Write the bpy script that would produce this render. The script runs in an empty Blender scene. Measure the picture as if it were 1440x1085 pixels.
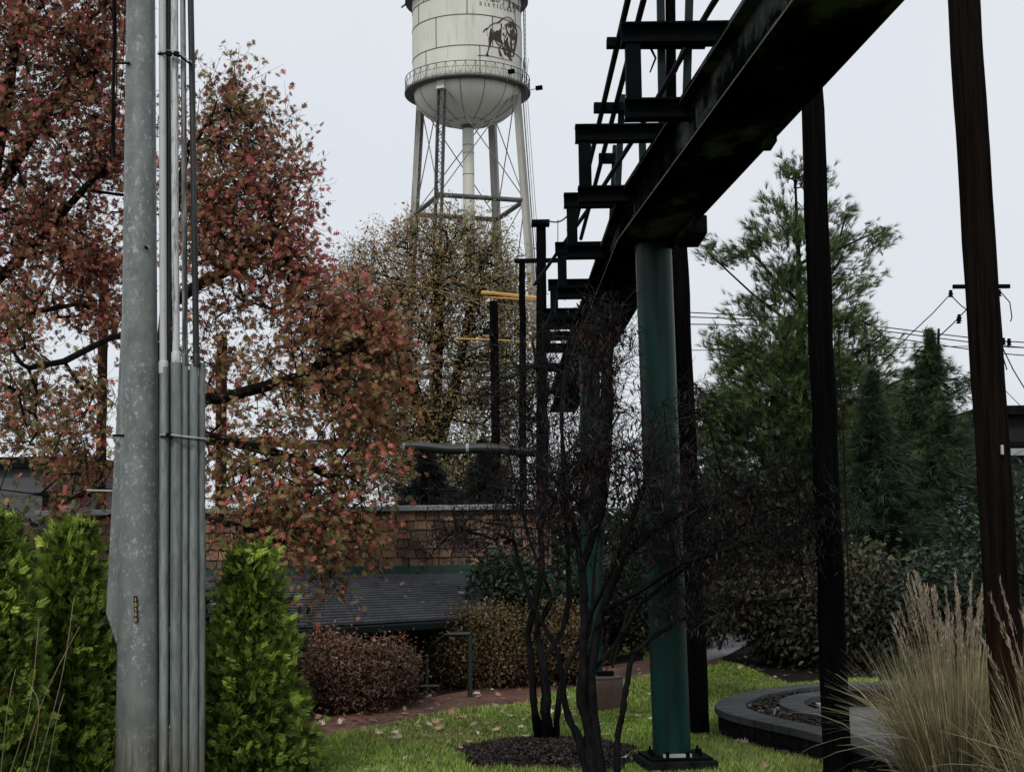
import bpy, bmesh, math, random
import numpy as np
from mathutils import Vector, Matrix
random.seed(7); rng = np.random.default_rng(11)
R = math.radians; PI = math.pi
scn = bpy.context.scene; COL = scn.collection

# ------------------------------------------------------------------ camera
F = 2050.0; EYE = 1.6; PITCH = R(6.2); ROLL = R(-0.8)
CM = Matrix.Rotation(PI/2 + PITCH, 3, 'X') @ Matrix.Rotation(ROLL, 3, 'Z')
cam_d = bpy.data.cameras.new('camera'); cam = bpy.data.objects.new('camera', cam_d); COL.objects.link(cam)
cam.matrix_world = Matrix.Translation((0, 0, EYE)) @ CM.to_4x4()
cam_d.sensor_width = 36; cam_d.lens = F/1440*36; cam_d.clip_end = 6000; cam_d.clip_start = 0.05
scn.camera = cam
CMn = np.array(CM); EYEv = Vector((0, 0, EYE))
def ray(px, py): return CM @ Vector(((px-720)/F, (542.5-py)/F, -1))
def W(px, py, d):                 # point seen at (px, py) standing d metres away
    v = ray(px, py); return EYEv + v*(d/v.y)
def G(px, py, z=0.0):             # point on the ground (height z)
    v = ray(px, py); return EYEv + v*((z-EYE)/v.z)
def S(d): return d/F              # metres per pixel at d

# ------------------------------------------------------------------ objects
OFF = {}
def link(o, parent=None):
    COL.objects.link(o)
    if parent: o.parent = parent
    return o
def tag(o, label=None, cat=None, group=None, kind=None):
    if label: o['label'] = label
    if cat: o['category'] = cat
    if group: o['group'] = group
    if kind: o['kind'] = kind
    return o
def thing(name, label, cat, loc=(0, 0, 0), group=None):
    o = bpy.data.objects.new(name, None); o.empty_display_size = .2
    link(o); o.location = loc; OFF[o.name] = Vector(loc)
    return tag(o, label, cat, group)

class MB:
    def __init__(s): s.v = []; s.f = []; s.t = []; s.cur = (1, 1, 1)
    def add(s, vs, fs):
        b = len(s.v); s.v += [tuple(v) for v in vs]; s.t += [s.cur]*len(vs)
        s.f += [tuple(i+b for i in f) for f in fs]; return s
    def hexa(s, p): return s.add(p, [(0,3,2,1),(4,5,6,7),(0,1,5,4),(1,2,6,5),(2,3,7,6),(3,0,4,7)])
    def box(s, c, sx, sy, sz, rz=0):
        c = Vector(c); m = Matrix.Rotation(rz, 3, 'Z')
        p = [c + m @ Vector((a*sx/2, b*sy/2, q*sz/2)) for q in (-1, 1) for a, b in ((-1,-1),(1,-1),(1,1),(-1,1))]
        return s.hexa(p)
    def bar(s, a, b, w, h, up=(0, 0, 1)):
        a = Vector(a); b = Vector(b); d = (b-a).normalized(); up = Vector(up)
        x = d.cross(up)
        if x.length < 1e-4: x = d.cross(Vector((1, 0, 0)))
        x.normalize(); y = x.cross(d)
        p = [q + x*i*w/2 + y*j*h/2 for q in (a, b) for i, j in ((-1,-1),(1,-1),(1,1),(-1,1))]
        return s.hexa(p)
    def ibeam(s, a, b, w, h, t=.012, up=(0, 0, 1)):
        u = Vector(up)*(h/2 - t/2)
        s.bar(Vector(a)+u, Vector(b)+u, w, t, up); s.bar(Vector(a)-u, Vector(b)-u, w, t, up)
        return s.bar(a, b, t, h-2*t, up)
    def tube(s, pts, rad, n=8, caps=True, wob=0):
        pts = [Vector(p) for p in pts]; k = len(pts)
        if not hasattr(rad, '__len__'): rad = [rad]*k
        ref = None; vs = []; fs = []
        for i, p in enumerate(pts):
            d = (pts[min(i+1, k-1)] - pts[max(i-1, 0)])
            if d.length < 1e-9: d = Vector((0, 0, 1))
            d.normalize()
            if ref is None: ref = d.orthogonal().normalized()
            x = (ref - d*ref.dot(d))
            x = d.orthogonal() if x.length < 1e-6 else x
            x.normalize(); ref = x; y = d.cross(x)
            for j in range(n):
                a = 2*PI*j/n; r = rad[i]*(1 + (random.uniform(-wob, wob) if wob else 0))
                vs.append(p + x*math.cos(a)*r + y*math.sin(a)*r)
        for i in range(k-1):
            for j in range(n):
                j2 = (j+1) % n; fs.append((i*n+j, i*n+j2, (i+1)*n+j2, (i+1)*n+j))
        if caps: fs.append(tuple(range(n-1, -1, -1))); fs.append(tuple((k-1)*n+j for j in range(n)))
        return s.add(vs, fs)
    def lathe(s, c, prof, n=48, cap=True):
        c = Vector(c); vs = []; fs = []
        for r, z in prof:
            for j in range(n):
                a = 2*PI*j/n; vs.append(c + Vector((math.cos(a)*r, math.sin(a)*r, z)))
        for i in range(len(prof)-1):
            for j in range(n):
                j2 = (j+1) % n; fs.append((i*n+j, i*n+j2, (i+1)*n+j2, (i+1)*n+j))
        if cap: fs.append(tuple(range(n-1, -1, -1))); fs.append(tuple((len(prof)-1)*n+j for j in range(n)))
        return s.add(vs, fs)
    def prism(s, poly, z0, z1):
        n = len(poly); vs = [(p[0], p[1], z0) for p in poly] + [(p[0], p[1], z1) for p in poly]
        return s.add(vs, [tuple(range(n-1, -1, -1)), tuple(range(n, 2*n))] + [(i, (i+1) % n, n+(i+1) % n, n+i) for i in range(n)])
    def obj(s, name, mat, parent=None, smooth=False, bevel=0, label=None):
        me = bpy.data.meshes.new(name)
        off = OFF[parent.name] if parent else Vector((0, 0, 0))
        me.from_pydata([(v[0]-off.x, v[1]-off.y, v[2]-off.z) for v in s.v], [], s.f)
        at = me.color_attributes.new('tint', 'FLOAT_COLOR', 'POINT')
        at.data.foreach_set('color', np.array([(c[0], c[1], c[2], 1) for c in s.t], dtype=np.float32).ravel())
        bm = bmesh.new(); bm.from_mesh(me); bmesh.ops.recalc_face_normals(bm, faces=bm.faces)
        bm.to_mesh(me); bm.free()
        me.materials.append(mat)
        o = bpy.data.objects.new(name, me); link(o, parent); OFF[o.name] = off
        if smooth:
            me.shade_smooth()
            m = o.modifiers.new('edge', 'EDGE_SPLIT'); m.split_angle = R(38)
        if bevel:
            m = o.modifiers.new('bevel', 'BEVEL'); m.width = bevel; m.segments = 2; m.limit_method = 'ANGLE'
        if label: o['label'] = label
        return o

def np_obj(name, V, loops, starts, mat, parent=None, tint=None, smooth=False):
    off = np.array(OFF[parent.name]) if parent else np.zeros(3)
    me = bpy.data.meshes.new(name); V = np.asarray(V, dtype=np.float32) - off.astype(np.float32)
    me.vertices.add(len(V)); me.vertices.foreach_set('co', V.ravel())
    me.loops.add(len(loops)); me.loops.foreach_set('vertex_index', np.asarray(loops, dtype=np.int32))
    me.polygons.add(len(starts)); me.polygons.foreach_set('loop_start', np.asarray(starts, dtype=np.int32))
    if tint is not None:
        at = me.color_attributes.new('tint', 'FLOAT_COLOR', 'POINT')
        c = np.ones((len(V), 4), dtype=np.float32); c[:, :3] = tint; at.data.foreach_set('color', c.ravel())
    me.update(calc_edges=True); me.validate()
    me.materials.append(mat)
    o = bpy.data.objects.new(name, me); link(o, parent); OFF[o.name] = Vector(off)
    return o

def unit(a): return a/np.maximum(np.linalg.norm(a, axis=-1, keepdims=True), 1e-9)
def basis(dirs, nrm):
    x = unit(dirs); y = unit(np.cross(nrm, x)); z = np.cross(x, y)
    return np.stack([x, y, z], axis=2)
def scatter(name, tv, tf, B, P, sc, mat, parent=None, tint=None):
    tv = np.asarray(tv, float); k = len(tv); n = len(P)
    V = np.einsum('nij,kj->nki', B, tv)*np.asarray(sc).reshape(-1, 1, 1) + P[:, None, :]
    fl = np.concatenate([np.array(f) for f in tf]); sizes = np.array([len(f) for f in tf])
    st = np.concatenate([[0], np.cumsum(sizes)[:-1]])
    loops = (np.arange(n)[:, None]*k + fl[None]).ravel(); starts = (np.arange(n)[:, None]*len(fl) + st[None]).ravel()
    T = None if tint is None else np.repeat(np.asarray(tint), k, axis=0)
    return np_obj(name, V.reshape(-1, 3), loops, starts, mat, parent, T)
def ribbons(name, Pts, Wd, side, mat, parent=None, tint=None):
    n, k, _ = Pts.shape
    A = Pts - side[:, None, :]*Wd[:, :, None]/2; B = Pts + side[:, None, :]*Wd[:, :, None]/2
    V = np.stack([A, B], axis=2).reshape(n, 2*k, 3)
    q = np.array([[2*i, 2*i+1, 2*i+3, 2*i+2] for i in range(k-1)]).ravel()
    loops = (np.arange(n)[:, None]*2*k + q[None]).ravel(); starts = np.arange(n*(k-1))*4
    T = None
    if tint is not None: T = np.repeat(np.asarray(tint), 2*k, axis=0) if tint.ndim == 2 else np.repeat(tint, 2, axis=1).reshape(-1, 3)
    return np_obj(name, V.reshape(-1, 3), loops, starts, mat, parent, T)

# ------------------------------------------------------------------ materials
class NT:
    def __init__(s, name):
        s.m = bpy.data.materials.new(name); s.m.use_nodes = True; s.nt = s.m.node_tree
        s.p = s.nt.nodes['Principled BSDF']; s.out = s.nt.nodes['Material Output']
    def n(s, t, **kw):
        nd = s.nt.nodes.new(t)
        for k, v in kw.items():
            if k in nd.inputs: nd.inputs[k].default_value = v
            else: setattr(nd, k, v)
        return nd
    def l(s, a, b): s.nt.links.new(a, b)
    def coord(s, scale=(1, 1, 1), kind='Object'):
        tc = s.n('ShaderNodeTexCoord'); mp = s.n('ShaderNodeMapping'); mp.inputs['Scale'].default_value = scale
        s.l(tc.outputs[kind], mp.inputs[0]); return mp.outputs[0]
    def noise(s, co, scale, detail=4, rough=.6):
        nd = s.n('ShaderNodeTexNoise'); nd.inputs['Scale'].default_value = scale; nd.inputs['Detail'].default_value = detail
        nd.inputs['Roughness'].default_value = rough; s.l(co, nd.inputs['Vector']); return nd.outputs['Fac']
    def ramp(s, fac, stops, interp='LINEAR'):
        r = s.n('ShaderNodeValToRGB'); r.color_ramp.interpolation = interp; e = r.color_ramp.elements
        while len(e) < len(stops): e.new(.5)
        for i, (p, c) in enumerate(stops): e[i].position = p; e[i].color = (*c, 1) if len(c) == 3 else c
        s.l(fac, r.inputs[0]); return r.outputs[0]
    def mix(s, a, b, fac, mode='MIX'):
        m = s.n('ShaderNodeMix', data_type='RGBA', blend_type=mode)
        for v, i in ((fac, 0), (a, 6), (b, 7)):
            if hasattr(v, 'is_linked') or hasattr(v, 'links'): s.l(v, m.inputs[i])
            else: m.inputs[i].default_value = v if i == 0 else (*v, 1)
        return m.outputs[2]
    def tint(s):
        a = s.n('ShaderNodeAttribute', attribute_name='tint'); return a.outputs['Color']
    def bump(s, h, strength=.3, dist=.01):
        b = s.n('ShaderNodeBump'); b.inputs['Strength'].default_value = strength; b.inputs['Distance'].default_value = dist
        s.l(h, b.inputs['Height']); s.l(b.outputs[0], s.p.inputs['Normal']); return b
    def col(s, c):
        if hasattr(c, 'links'): s.l(c, s.p.inputs['Base Color'])
        else: s.p.inputs['Base Color'].default_value = (*c, 1)
    def done(s, rough=.7, metal=0, spec=.5):
        s.p.inputs['Roughness'].default_value = rough; s.p.inputs['Metallic'].default_value = metal
        s.p.inputs['Specular IOR Level'].default_value = spec; return s.m
def mnoise(name, stops, scale=8, stretch=(1, 1, 1), rough=.7, metal=0, bump=.2, spec=.4, tint=False, bd=.01):
    t = NT(name); co = t.coord(stretch); nz = t.noise(co, scale, 6, .65)
    c = t.ramp(nz, stops)
    if tint: c = t.mix(c, t.tint(), 1.0, 'MULTIPLY')
    t.col(c)
    if bump: t.bump(nz, bump, bd)
    return t.done(rough, metal, spec)
def mleaf(name, trans=.25, rough=.55, spec=.25):
    t = NT(name); co = t.coord(); nz = t.noise(co, 9, 3)
    c = t.mix(t.tint(), t.ramp(nz, [(.3, (.6, .6, .6)), (.7, (1.25, 1.25, 1.25))]), 1.0, 'MULTIPLY')
    t.col(c); t.done(rough, 0, spec)
    tr = t.n('ShaderNodeBsdfTranslucent'); t.l(c, tr.inputs[0])
    mx = t.n('ShaderNodeMixShader'); mx.inputs[0].default_value = trans
    t.l(t.p.outputs[0], mx.inputs[1]); t.l(tr.outputs[0], mx.inputs[2]); t.l(mx.outputs[0], t.out.inputs[0])
    return t.m

M_leaf = mleaf('leaf'); M_autumn = mleaf('autumn_leaf', .42, .5, .2); M_needle = mleaf('needle', .1); M_blade = mleaf('blade', .3, .5)
M_bark = mnoise('bark', [(.3, (.004, .0035, .0035)), (.7, (.018, .015, .014))], 30, (1, 1, .25), .9, bump=.6, spec=.05)
M_barkdark = mnoise('bark_dark', [(.3, (.002, .002, .002)), (.62, (.008, .0075, .008)), (.78, (.03, .029, .028))], 30, (1, 1, .3), .75, bump=.5, spec=.07, tint=True)  # palest stop puts slight sheen into the bark as light streaks
M_black = mnoise('black_steel', [(.3, (.0012, .0018, .0025)), (.75, (.004, .0055, .007))], 6, rough=.6, bump=.08, spec=.02)
M_girder = mnoise('girder_paint_sheen', [(.44, (.001, .0013, .0016)), (.53, (.007, .0078, .0085)), (.62, (.085, .088, .092))], 1.3, (1, .6, 1), .6, bump=.08, spec=.0)  # palest stop paints wet grey sheen as patches over the black
M_edge = mnoise('edge_highlight', [(.3, (.1, .11, .11)), (.6, (.4, .41, .42))], 3, (1, .6, 1), .5, bump=0)  # light grey painted as the bright highlight on the flange edges
M_greensteel = mnoise('dark_green_steel', [(.3, (.003, .008, .009)), (.75, (.007, .016, .017))], 8, rough=.55, bump=.05, spec=.12)
M_wire = mnoise('wire', [(.3, (.002, .002, .002)), (.7, (.005, .005, .005))], 20, rough=.7, bump=0, spec=.08)
M_greenrail = mnoise('rail_paint', [(.3, (.006, .014, .011)), (.7, (.014, .026, .021))], 20, rough=.5, bump=0)

def m_column():
    t = NT('green_paint'); co = t.coord((1, 1, .12)); a = t.noise(co, 14, 6); b = t.noise(t.coord(), 3, 5)
    c = t.mix(t.ramp(a, [(.3, (.001, .0125, .0105)), (.7, (.0025, .031, .0245))]), (.009, .022, .018), t.ramp(b, [(.52, (0, 0, 0)), (.72, (.75, .75, .75))]))
    c = t.mix(c, (.03, .05, .045), t.ramp(t.noise(t.coord((1, 1, .5)), 22, 8, .8), [(.62, (0, 0, 0)), (.7, (.5, .5, .5))]))
    t.col(c); t.bump(t.noise(t.coord(), 60, 3), .06, .004); return t.done(.4, 0, .22)
M_column = m_column()

def m_galv():
    t = NT('galvanised_steel'); co = t.coord((1, 1, .55))
    a = t.noise(co, 9, 5, .6); base = t.ramp(a, [(.3, (.11, .124, .122)), (.7, (.21, .228, .222))])
    # spangle patches
    w = t.noise(t.coord((1, 1, .75)), 34, 7, .75)
    sp = t.ramp(w, [(.54, (0, 0, 0)), (.64, (.75, .75, .75))])
    msk = t.ramp(t.noise(t.coord(), 2.2, 3), [(.38, (.15, .15, .15)), (.55, (1, 1, 1))])
    c = t.mix(base, (.48, .5, .485), t.mix(sp, msk, 1.0, 'MULTIPLY'))
    # fine horizontal scratch lines and grey runs
    h = t.noise(t.coord((2, 2, 60)), 4, 4, .6)
    c = t.mix(c, (.07, .085, .09), t.ramp(h, [(.55, (0, 0, 0)), (.75, (.38, .38, .38))]))
    # earth stain near the ground
    tc = t.n('ShaderNodeTexCoord'); sx = t.n('ShaderNodeSeparateXYZ'); t.l(tc.outputs['Object'], sx.inputs[0])
    mr = t.n('ShaderNodeMapRange'); mr.inputs[1].default_value = .75; mr.inputs[2].default_value = .15; t.l(sx.outputs[2], mr.inputs[0])
    st = t.mix(t.ramp(mr.outputs[0], [(0, (0, 0, 0)), (1, (1, 1, 1))]), t.ramp(t.noise(t.coord((6, 6, .6)), 8, 4), [(.35, (.25, .25, .25)), (.7, (1, 1, 1))]), 1.0, 'MULTIPLY')
    c = t.mix(c, (.075, .052, .02), st)
    t.col(c); t.bump(w, .12, .004); return t.done(.5, .25, .4)
M_galv = m_galv()
def m_conduit():
    t = NT('conduit_zinc'); oi = t.n('ShaderNodeObjectInfo'); a = t.noise(t.coord((1, 1, .15)), 40, 6, .7); b = t.noise(t.coord((3, 3, .5)), 5, 5, .7)
    c = t.ramp(a, [(.3, (.1, .118, .118)), (.7, (.25, .27, .265))]); c = t.mix(c, (.07, .075, .07), t.ramp(b, [(.5, (0, 0, 0)), (.75, (.7, .7, .7))]))
    c = t.mix(c, t.ramp(oi.outputs['Random'], [(0, (.7, .7, .7)), (1, (1.25, 1.27, 1.25))]), 1.0, 'MULTIPLY')
    tc = t.n('ShaderNodeTexCoord'); sx = t.n('ShaderNodeSeparateXYZ'); t.l(tc.outputs['Object'], sx.inputs[0]); mr = t.n('ShaderNodeMapRange'); mr.inputs[1].default_value = .6; mr.inputs[2].default_value = .1; t.l(sx.outputs[2], mr.inputs[0])
    c = t.mix(c, (.1, .078, .04), t.mix(mr.outputs[0], t.ramp(t.noise(t.coord((8, 8, .6)), 6, 4), [(.3, (.2, .2, .2)), (.65, (1, 1, 1))]), 1.0, 'MULTIPLY'))
    t.col(c); return t.done(.45, .3, .4)
M_conduit = m_conduit()
def m_stained(name, light, dark, lo, hi, z=1):
    t = NT(name); a = t.noise(t.coord((7, 7, .35)), 5, 6, .7); b = t.noise(t.coord((1, 1, .25)), 30, 5, .7)
    c = t.mix(t.ramp(a, [(lo, dark), (hi, light)]), dark, t.ramp(b, [(.52, (0, 0, 0)), (.7, (.8, .8, .8))])); t.col(c); return t.done(.55)
M_pvc = m_stained('grey_plastic', (.45, .46, .47), (.3, .31, .32), .1, .5)
M_pvcs = m_stained('stained_plastic', (.5, .51, .52), (.02, .02, .022), .36, .46)
M_pvcd = m_stained('weathered_plastic', (.22, .22, .22), (.015, .015, .016), .42, .56)
M_pvcb = m_stained('black_plastic', (.06, .06, .06), (.006, .006, .006), .5, .75)

def m_wood(name, dark, light, warm=None):
    t = NT(name); a = t.noise(t.coord((14, 14, .5)), 3, 8, .7); b = t.noise(t.coord((40, 40, 1.2)), 4, 5, .7)
    c = t.ramp(a, [(.32, dark), (.7, light)])
    if warm:
        tc = t.n('ShaderNodeTexCoord'); sx = t.n('ShaderNodeSeparateXYZ'); t.l(tc.outputs['Object'], sx.inputs[0])
        mr = t.n('ShaderNodeMapRange'); mr.inputs[1].default_value = 1.35; mr.inputs[2].default_value = .5; t.l(sx.outputs[2], mr.inputs[0])
        c = t.mix(c, t.ramp(a, [(.35, (.012, .005, .003)), (.7, warm)]), mr.outputs[0])
    c = t.mix(c, (.002, .002, .002), t.ramp(b, [(.6, (0, 0, 0)), (.72, (.85, .85, .85))]))
    t.col(c); t.bump(a, .8, .02); return t.done(.9, 0, .015)
M_woodbrown = m_wood('creosoted_wood', (.002, .0018, .0016), (.015, .011, .0085), (.08, .034, .015))
M_woodblack = m_wood('blackened_wood', (.001, .001, .0012), (.006, .006, .0065))
M_woodpost = m_wood('brown_wood', (.007, .005, .004), (.035, .022, .015))

def m_tank(name='tank_paint'):
    t = NT(name); a = t.noise(t.coord((1, 1, .08)), 2.6, 6, .7); b = t.noise(t.coord((1, 1, .3)), .5, 4)
    c = t.mix(t.ramp(b, [(.3, (.53, .525, .455)), (.7, (.67, .66, .585))]), (.24, .23, .19), t.ramp(a, [(.57, (0, 0, 0)), (.76, (.75, .75, .75))]))
    t.col(c); return t.done(.6)
M_tank = m_tank()
M_dome = mnoise('dome_paint', [(.3, (.62, .6, .56)), (.7, (.78, .765, .71))], .7, (1, 1, .3), .6, bump=0)
M_tleg = mnoise('tower_leg_paint', [(.3, (.16, .155, .14)), (.5, (.33, .32, .29)), (.75, (.45, .44, .4))], 1.4, (1, 1, .12), .6, bump=0)
M_tdark = mnoise('tower_dark_steel', [(.3, (.035, .035, .035)), (.7, (.1, .1, .095))], 1, rough=.6, bump=0)
M_rod = mnoise('tower_rod', [(.3, (.12, .12, .12)), (.7, (.2, .2, .2))], 1, rough=.6, bump=0)
M_ink = mnoise('brown_ink', [(.3, (.03, .016, .013)), (.7, (.05, .026, .02))], 2, rough=.7, bump=0)

def m_ground():
    t = NT('lawn_soil'); co = t.coord(); a = t.noise(co, 1.3, 6); b = t.noise(co, 40, 6, .8)
    c = t.mix(t.ramp(b, [(.3, (.03, .045, .01)), (.7, (.09, .12, .028))]), (.035, .03, .014), t.ramp(a, [(.5, (0, 0, 0)), (.8, (.8, .8, .8))]))
    tc = t.n('ShaderNodeTexCoord'); sx = t.n('ShaderNodeSeparateXYZ'); t.l(tc.outputs['Object'], sx.inputs[0]); mr = t.n('ShaderNodeMapRange'); mr.inputs[1].default_value = 27; mr.inputs[2].default_value = 33; t.l(sx.outputs[1], mr.inputs[0])
    c = t.mix(c, (.13, .125, .12), mr.outputs[0])
    t.col(c); t.bump(b, .8, .03); return t.done(.95, 0, .1)
M_ground = m_ground()
def m_brick(name, c1, c2, mort, sx, sy, scale, rz=0, rough=.8, big=None):
    t = NT(name); tc = t.n('ShaderNodeTexCoord'); mp = t.n('ShaderNodeMapping'); mp.inputs['Rotation'].default_value = (0, 0, rz)
    t.l(tc.outputs['Object'], mp.inputs[0]); b = t.n('ShaderNodeTexBrick')
    b.inputs['Color1'].default_value = (*c1, 1); b.inputs['Color2'].default_value = (*c2, 1); b.inputs['Mortar'].default_value = (*mort, 1)
    b.inputs['Scale'].default_value = scale; b.inputs['Brick Width'].default_value = sx; b.inputs['Row Height'].default_value = sy
    b.inputs['Mortar Size'].default_value = .008; t.l(mp.outputs[0], b.inputs['Vector'])
    nz = t.noise(t.coord(), 3, 6, .7); nf = t.noise(t.coord(), 40, 5)
    c = t.mix(b.outputs['Color'], t.ramp(nz, [(.3, (.55, .55, .55)), (.7, (1.3, 1.25, 1.2))]), 1.0, 'MULTIPLY')
    c = t.mix(c, t.ramp(nf, [(.3, (.7, .7, .7)), (.7, (1.2, 1.2, 1.2))]), 1.0, 'MULTIPLY')
    t.col(c); t.bump(b.outputs['Fac'], -.4, .006); return t.done(rough, 0, .2)
M_brick = m_brick('red_brick_paving', (.16, .08, .06), (.11, .058, .047), (.05, .038, .032), .21, .105, 1, R(20))
M_paver = m_brick('pale_pavers', (.24, .25, .27), (.18, .19, .21), (.07, .07, .07), .4, .2, 1, R(-12), .45)
M_patio = m_brick('patio_pavers', (.15, .152, .158), (.11, .113, .12), (.03, .03, .03), .6, .45, 1, R(15), .5)
M_block = mnoise('dark_block', [(.3, (.002, .002, .0025)), (.7, (.016, .016, .017))], 14, rough=.95, bump=.8, tint=True, spec=.05)
M_cap = mnoise('grey_cap_stone', [(.3, (.025, .028, .029)), (.7, (.06, .063, .065))], 18, rough=.75, bump=.4, tint=True, spec=.25)
M_mulch = mnoise('dark_mulch', [(.35, (.008, .007, .0065)), (.7, (.03, .023, .02))], 45, spec=.05, rough=.95, bump=1, bd=.03)
M_shingle = mnoise('cedar_shingle', [(.3, (.7, .7, .7)), (.7, (1.2, 1.15, 1.1))], 9, (1, 1, .2), .8, bump=.3, tint=True)
M_roof = mnoise('roof_shingle', [(.3, (.7, .7, .72)), (.7, (1.25, 1.25, 1.3))], 30, rough=.75, bump=.3, tint=True)
M_gflash = mnoise('green_flashing', [(.3, (.012, .045, .035)), (.7, (.02, .065, .05))], 5, rough=.5, bump=0)
M_capmetal = mnoise('grey_coping', [(.3, (.2, .21, .22)), (.7, (.34, .35, .36))], 4, rough=.5, bump=0)
M_darkwall = mnoise('dark_wall', [(.3, (.003, .0035, .0035)), (.7, (.009, .01, .009))], 4, rough=.8, bump=.1, spec=.05)  # even near-black for walls, roof deck and far roofs
M_greywall = mnoise('grey_siding', [(.3, (.05, .052, .056)), (.7, (.1, .102, .108))], 2, (.3, .3, 6), .7, bump=.1)
M_whitewall = mnoise('white_siding', [(.3, (.42, .44, .47)), (.7, (.55, .57, .6))], 2, (.3, .3, 8), .6, bump=.2)
M_darkbrick = m_brick('dark_brick', (.05, .045, .045), (.03, .028, .03), (.015, .015, .015), .5, .2, 1)
M_boxbrown = mnoise('brown_box_paint', [(.3, (.045, .025, .018)), (.7, (.075, .042, .03))], 12, (1, 1, .3), .7, bump=.15)
M_bigpipe = mnoise('grey_pipe_jacket', [(.3, (.008, .009, .0095)), (.55, (.022, .025, .026)), (.75, (.07, .075, .075))], 3, (1, 1, 1), .5, bump=.1)
M_white = mnoise('white_paint', [(.3, (.6, .6, .6)), (.7, (.75, .75, .74))], 4, rough=.6, bump=0)
M_tanwire = mnoise('tan_wire', [(.3, (.1, .07, .03)), (.7, (.2, .14, .06))], 3, rough=.6, bump=0)
M_yellow = mnoise('yellow_paint', [(.3, (.4, .2, .04)), (.7, (.62, .36, .1))], 3, rough=.5, bump=0)
M_tagblack = mnoise('tag_black', [(.3, (.004, .004, .003)), (.7, (.008, .008, .006))], 20, rough=.4, bump=0)
M_taggold = mnoise('tag_gold', [(.3, (.5, .38, .15)), (.7, (.65, .5, .22))], 20, rough=.5, bump=0)
M_silver = mnoise('bright_wire', [(.3, (.4, .4, .4)), (.7, (.6, .6, .6))], 30, rough=.35, metal=.5, bump=0)

# ------------------------------------------------------------------ plant tools
def grow(stems, targets, step=.3, wig=.12, up=0.0, order=None, rt=.004, pw=.48, rmax=None):
    """grow limbs from given stems to all targets; returns chains (points, radii)"""
    P = []; par = []
    for st in stems:
        st = [Vector(q) for q in st]; prev = -1; best = None
        if P:
            A = np.array(P); dd = np.linalg.norm(A - np.array(st[0]), axis=1); j = int(dd.argmin())
            if dd[j] < .12: prev = j
        for a, b in zip(st[:-1], st[1:]):
            n = max(1, int((b-a).length/step))
            for i in range(n):
                if prev >= 0 and i == 0 and a is st[0] and P and (Vector(P[prev])-a).length < .12: continue
                P.append(tuple(a.lerp(b, i/n))); par.append(prev); prev = len(P)-1
        P.append(tuple(st[-1])); par.append(prev)
    nst = len(P); buf = np.zeros((60000, 3)); buf[:nst] = P; cnt = nst
    d0 = np.array([np.linalg.norm(buf[:nst]-t, axis=1).min() for t in targets])
    load = {}
    for ti in np.argsort(d0 + rng.normal(0, .1, len(d0))):
        t = targets[ti]; df = t - buf[:cnt]; dd = np.linalg.norm(df, axis=1)
        cost = dd + np.maximum(0, -df[:, 2])*.35*(1 if up >= 0 else -.6)
        j = int(cost.argmin()); a = buf[j].copy(); L = dd[j]
        n = max(1, int(L/step)); prev = j; bow = rng.normal(0, wig, 3)*L; bow[2] += up*L
        for i in range(1, n+1):
            s = i/n; q = a + (t-a)*s + bow*math.sin(PI*s)*.6
            if i < n: q = q + rng.normal(0, wig*.25, 3)*min(step, .3)
            buf[cnt] = q; par.append(prev); prev = cnt; cnt += 1
        load[prev] = load.get(prev, 0) + 1
    P = buf[:cnt]; par = np.array(par); ld = np.zeros(cnt)
    for k, v in load.items(): ld[k] += v
    kids = [[] for _ in range(cnt)]
    for i in range(cnt-1, -1, -1):
        if par[i] >= 0: ld[par[i]] += ld[i]; kids[par[i]].append(i)
    ld = np.maximum(ld, 1); rad = rt*ld**pw
    if rmax: rad = np.minimum(rad, rmax)
    chains = []
    stack = [i for i in range(cnt) if par[i] < 0]
    while stack:
        i = stack.pop(); ch = [i] if par[i] < 0 else [par[i], i]
        while kids[i]:
            ks = sorted(kids[i], key=lambda k: -ld[k]); stack += ks[1:]; i = ks[0]; ch.append(i)
        if len(ch) > 1:
            r = rad[ch].copy()
            if par[ch[0]] >= 0: r[0] = r[1]
            chains.append((P[ch], r))
    return chains
def chain_mesh(mb, chains, big=.03):
    for pts, r in chains:
        n = 9 if r.max() > big*2 else (6 if r.max() > big/2 else 4)
        if n == 4 and len(pts) > 0: n = 3 if r.max() < .006 else 4
        if r.max() < .01: k = random.choice([1, 1, 1.5, 3]); mb.cur = (k, k, k)
        else: mb.cur = (1, 1, 1)
        mb.tube(pts, list(r), n, caps=False)
    mb.cur = (1, 1, 1)
def lobes_pts(lobes, n, shell=.35, soft=1.12):
    """sample points inside ellipsoids (px, py, depth, rx px, ry px, rd m, weight)"""
    w = np.array([l[3]*l[4]*(l[6] if len(l) > 6 else 1) for l in lobes], float); w /= w.sum()
    out = []
    for l, c in zip(lobes, rng.multinomial(n, w)):
        u = unit(rng.normal(size=(c, 3))); r = rng.random(c)**shell*soft*np.clip(1+.1*rng.normal(size=c), .7, 1.1)
        q = u*r[:, None]
        for a in q: out.append(W(l[0]+a[0]*l[3], l[1]+a[1]*l[4], l[2]+a[2]*l[5]))
    return np.array([tuple(o) for o in out])
def palette(cols, n, P=None, k=.6, seed=0, var=.25):
    cols = np.array(cols, float); m = len(cols)
    base = rng.random(n)*m
    if P is not None:
        s = np.sin(P[:, 0]*k*2.1+seed) + np.sin(P[:, 2]*k*2.7+seed*2.3) + np.sin(P[:, 1]*k*1.7+P[:, 0]*k+seed*.7)
        base = np.clip((s/3*.5+.5)*m + rng.normal(0, m*.22, n), 0, m-1e-3)
    c = cols[np.clip(base.astype(int), 0, m-1)]
    return c*np.clip(1+rng.normal(0, var, (n, 1)), .35, 1.9)
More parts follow.
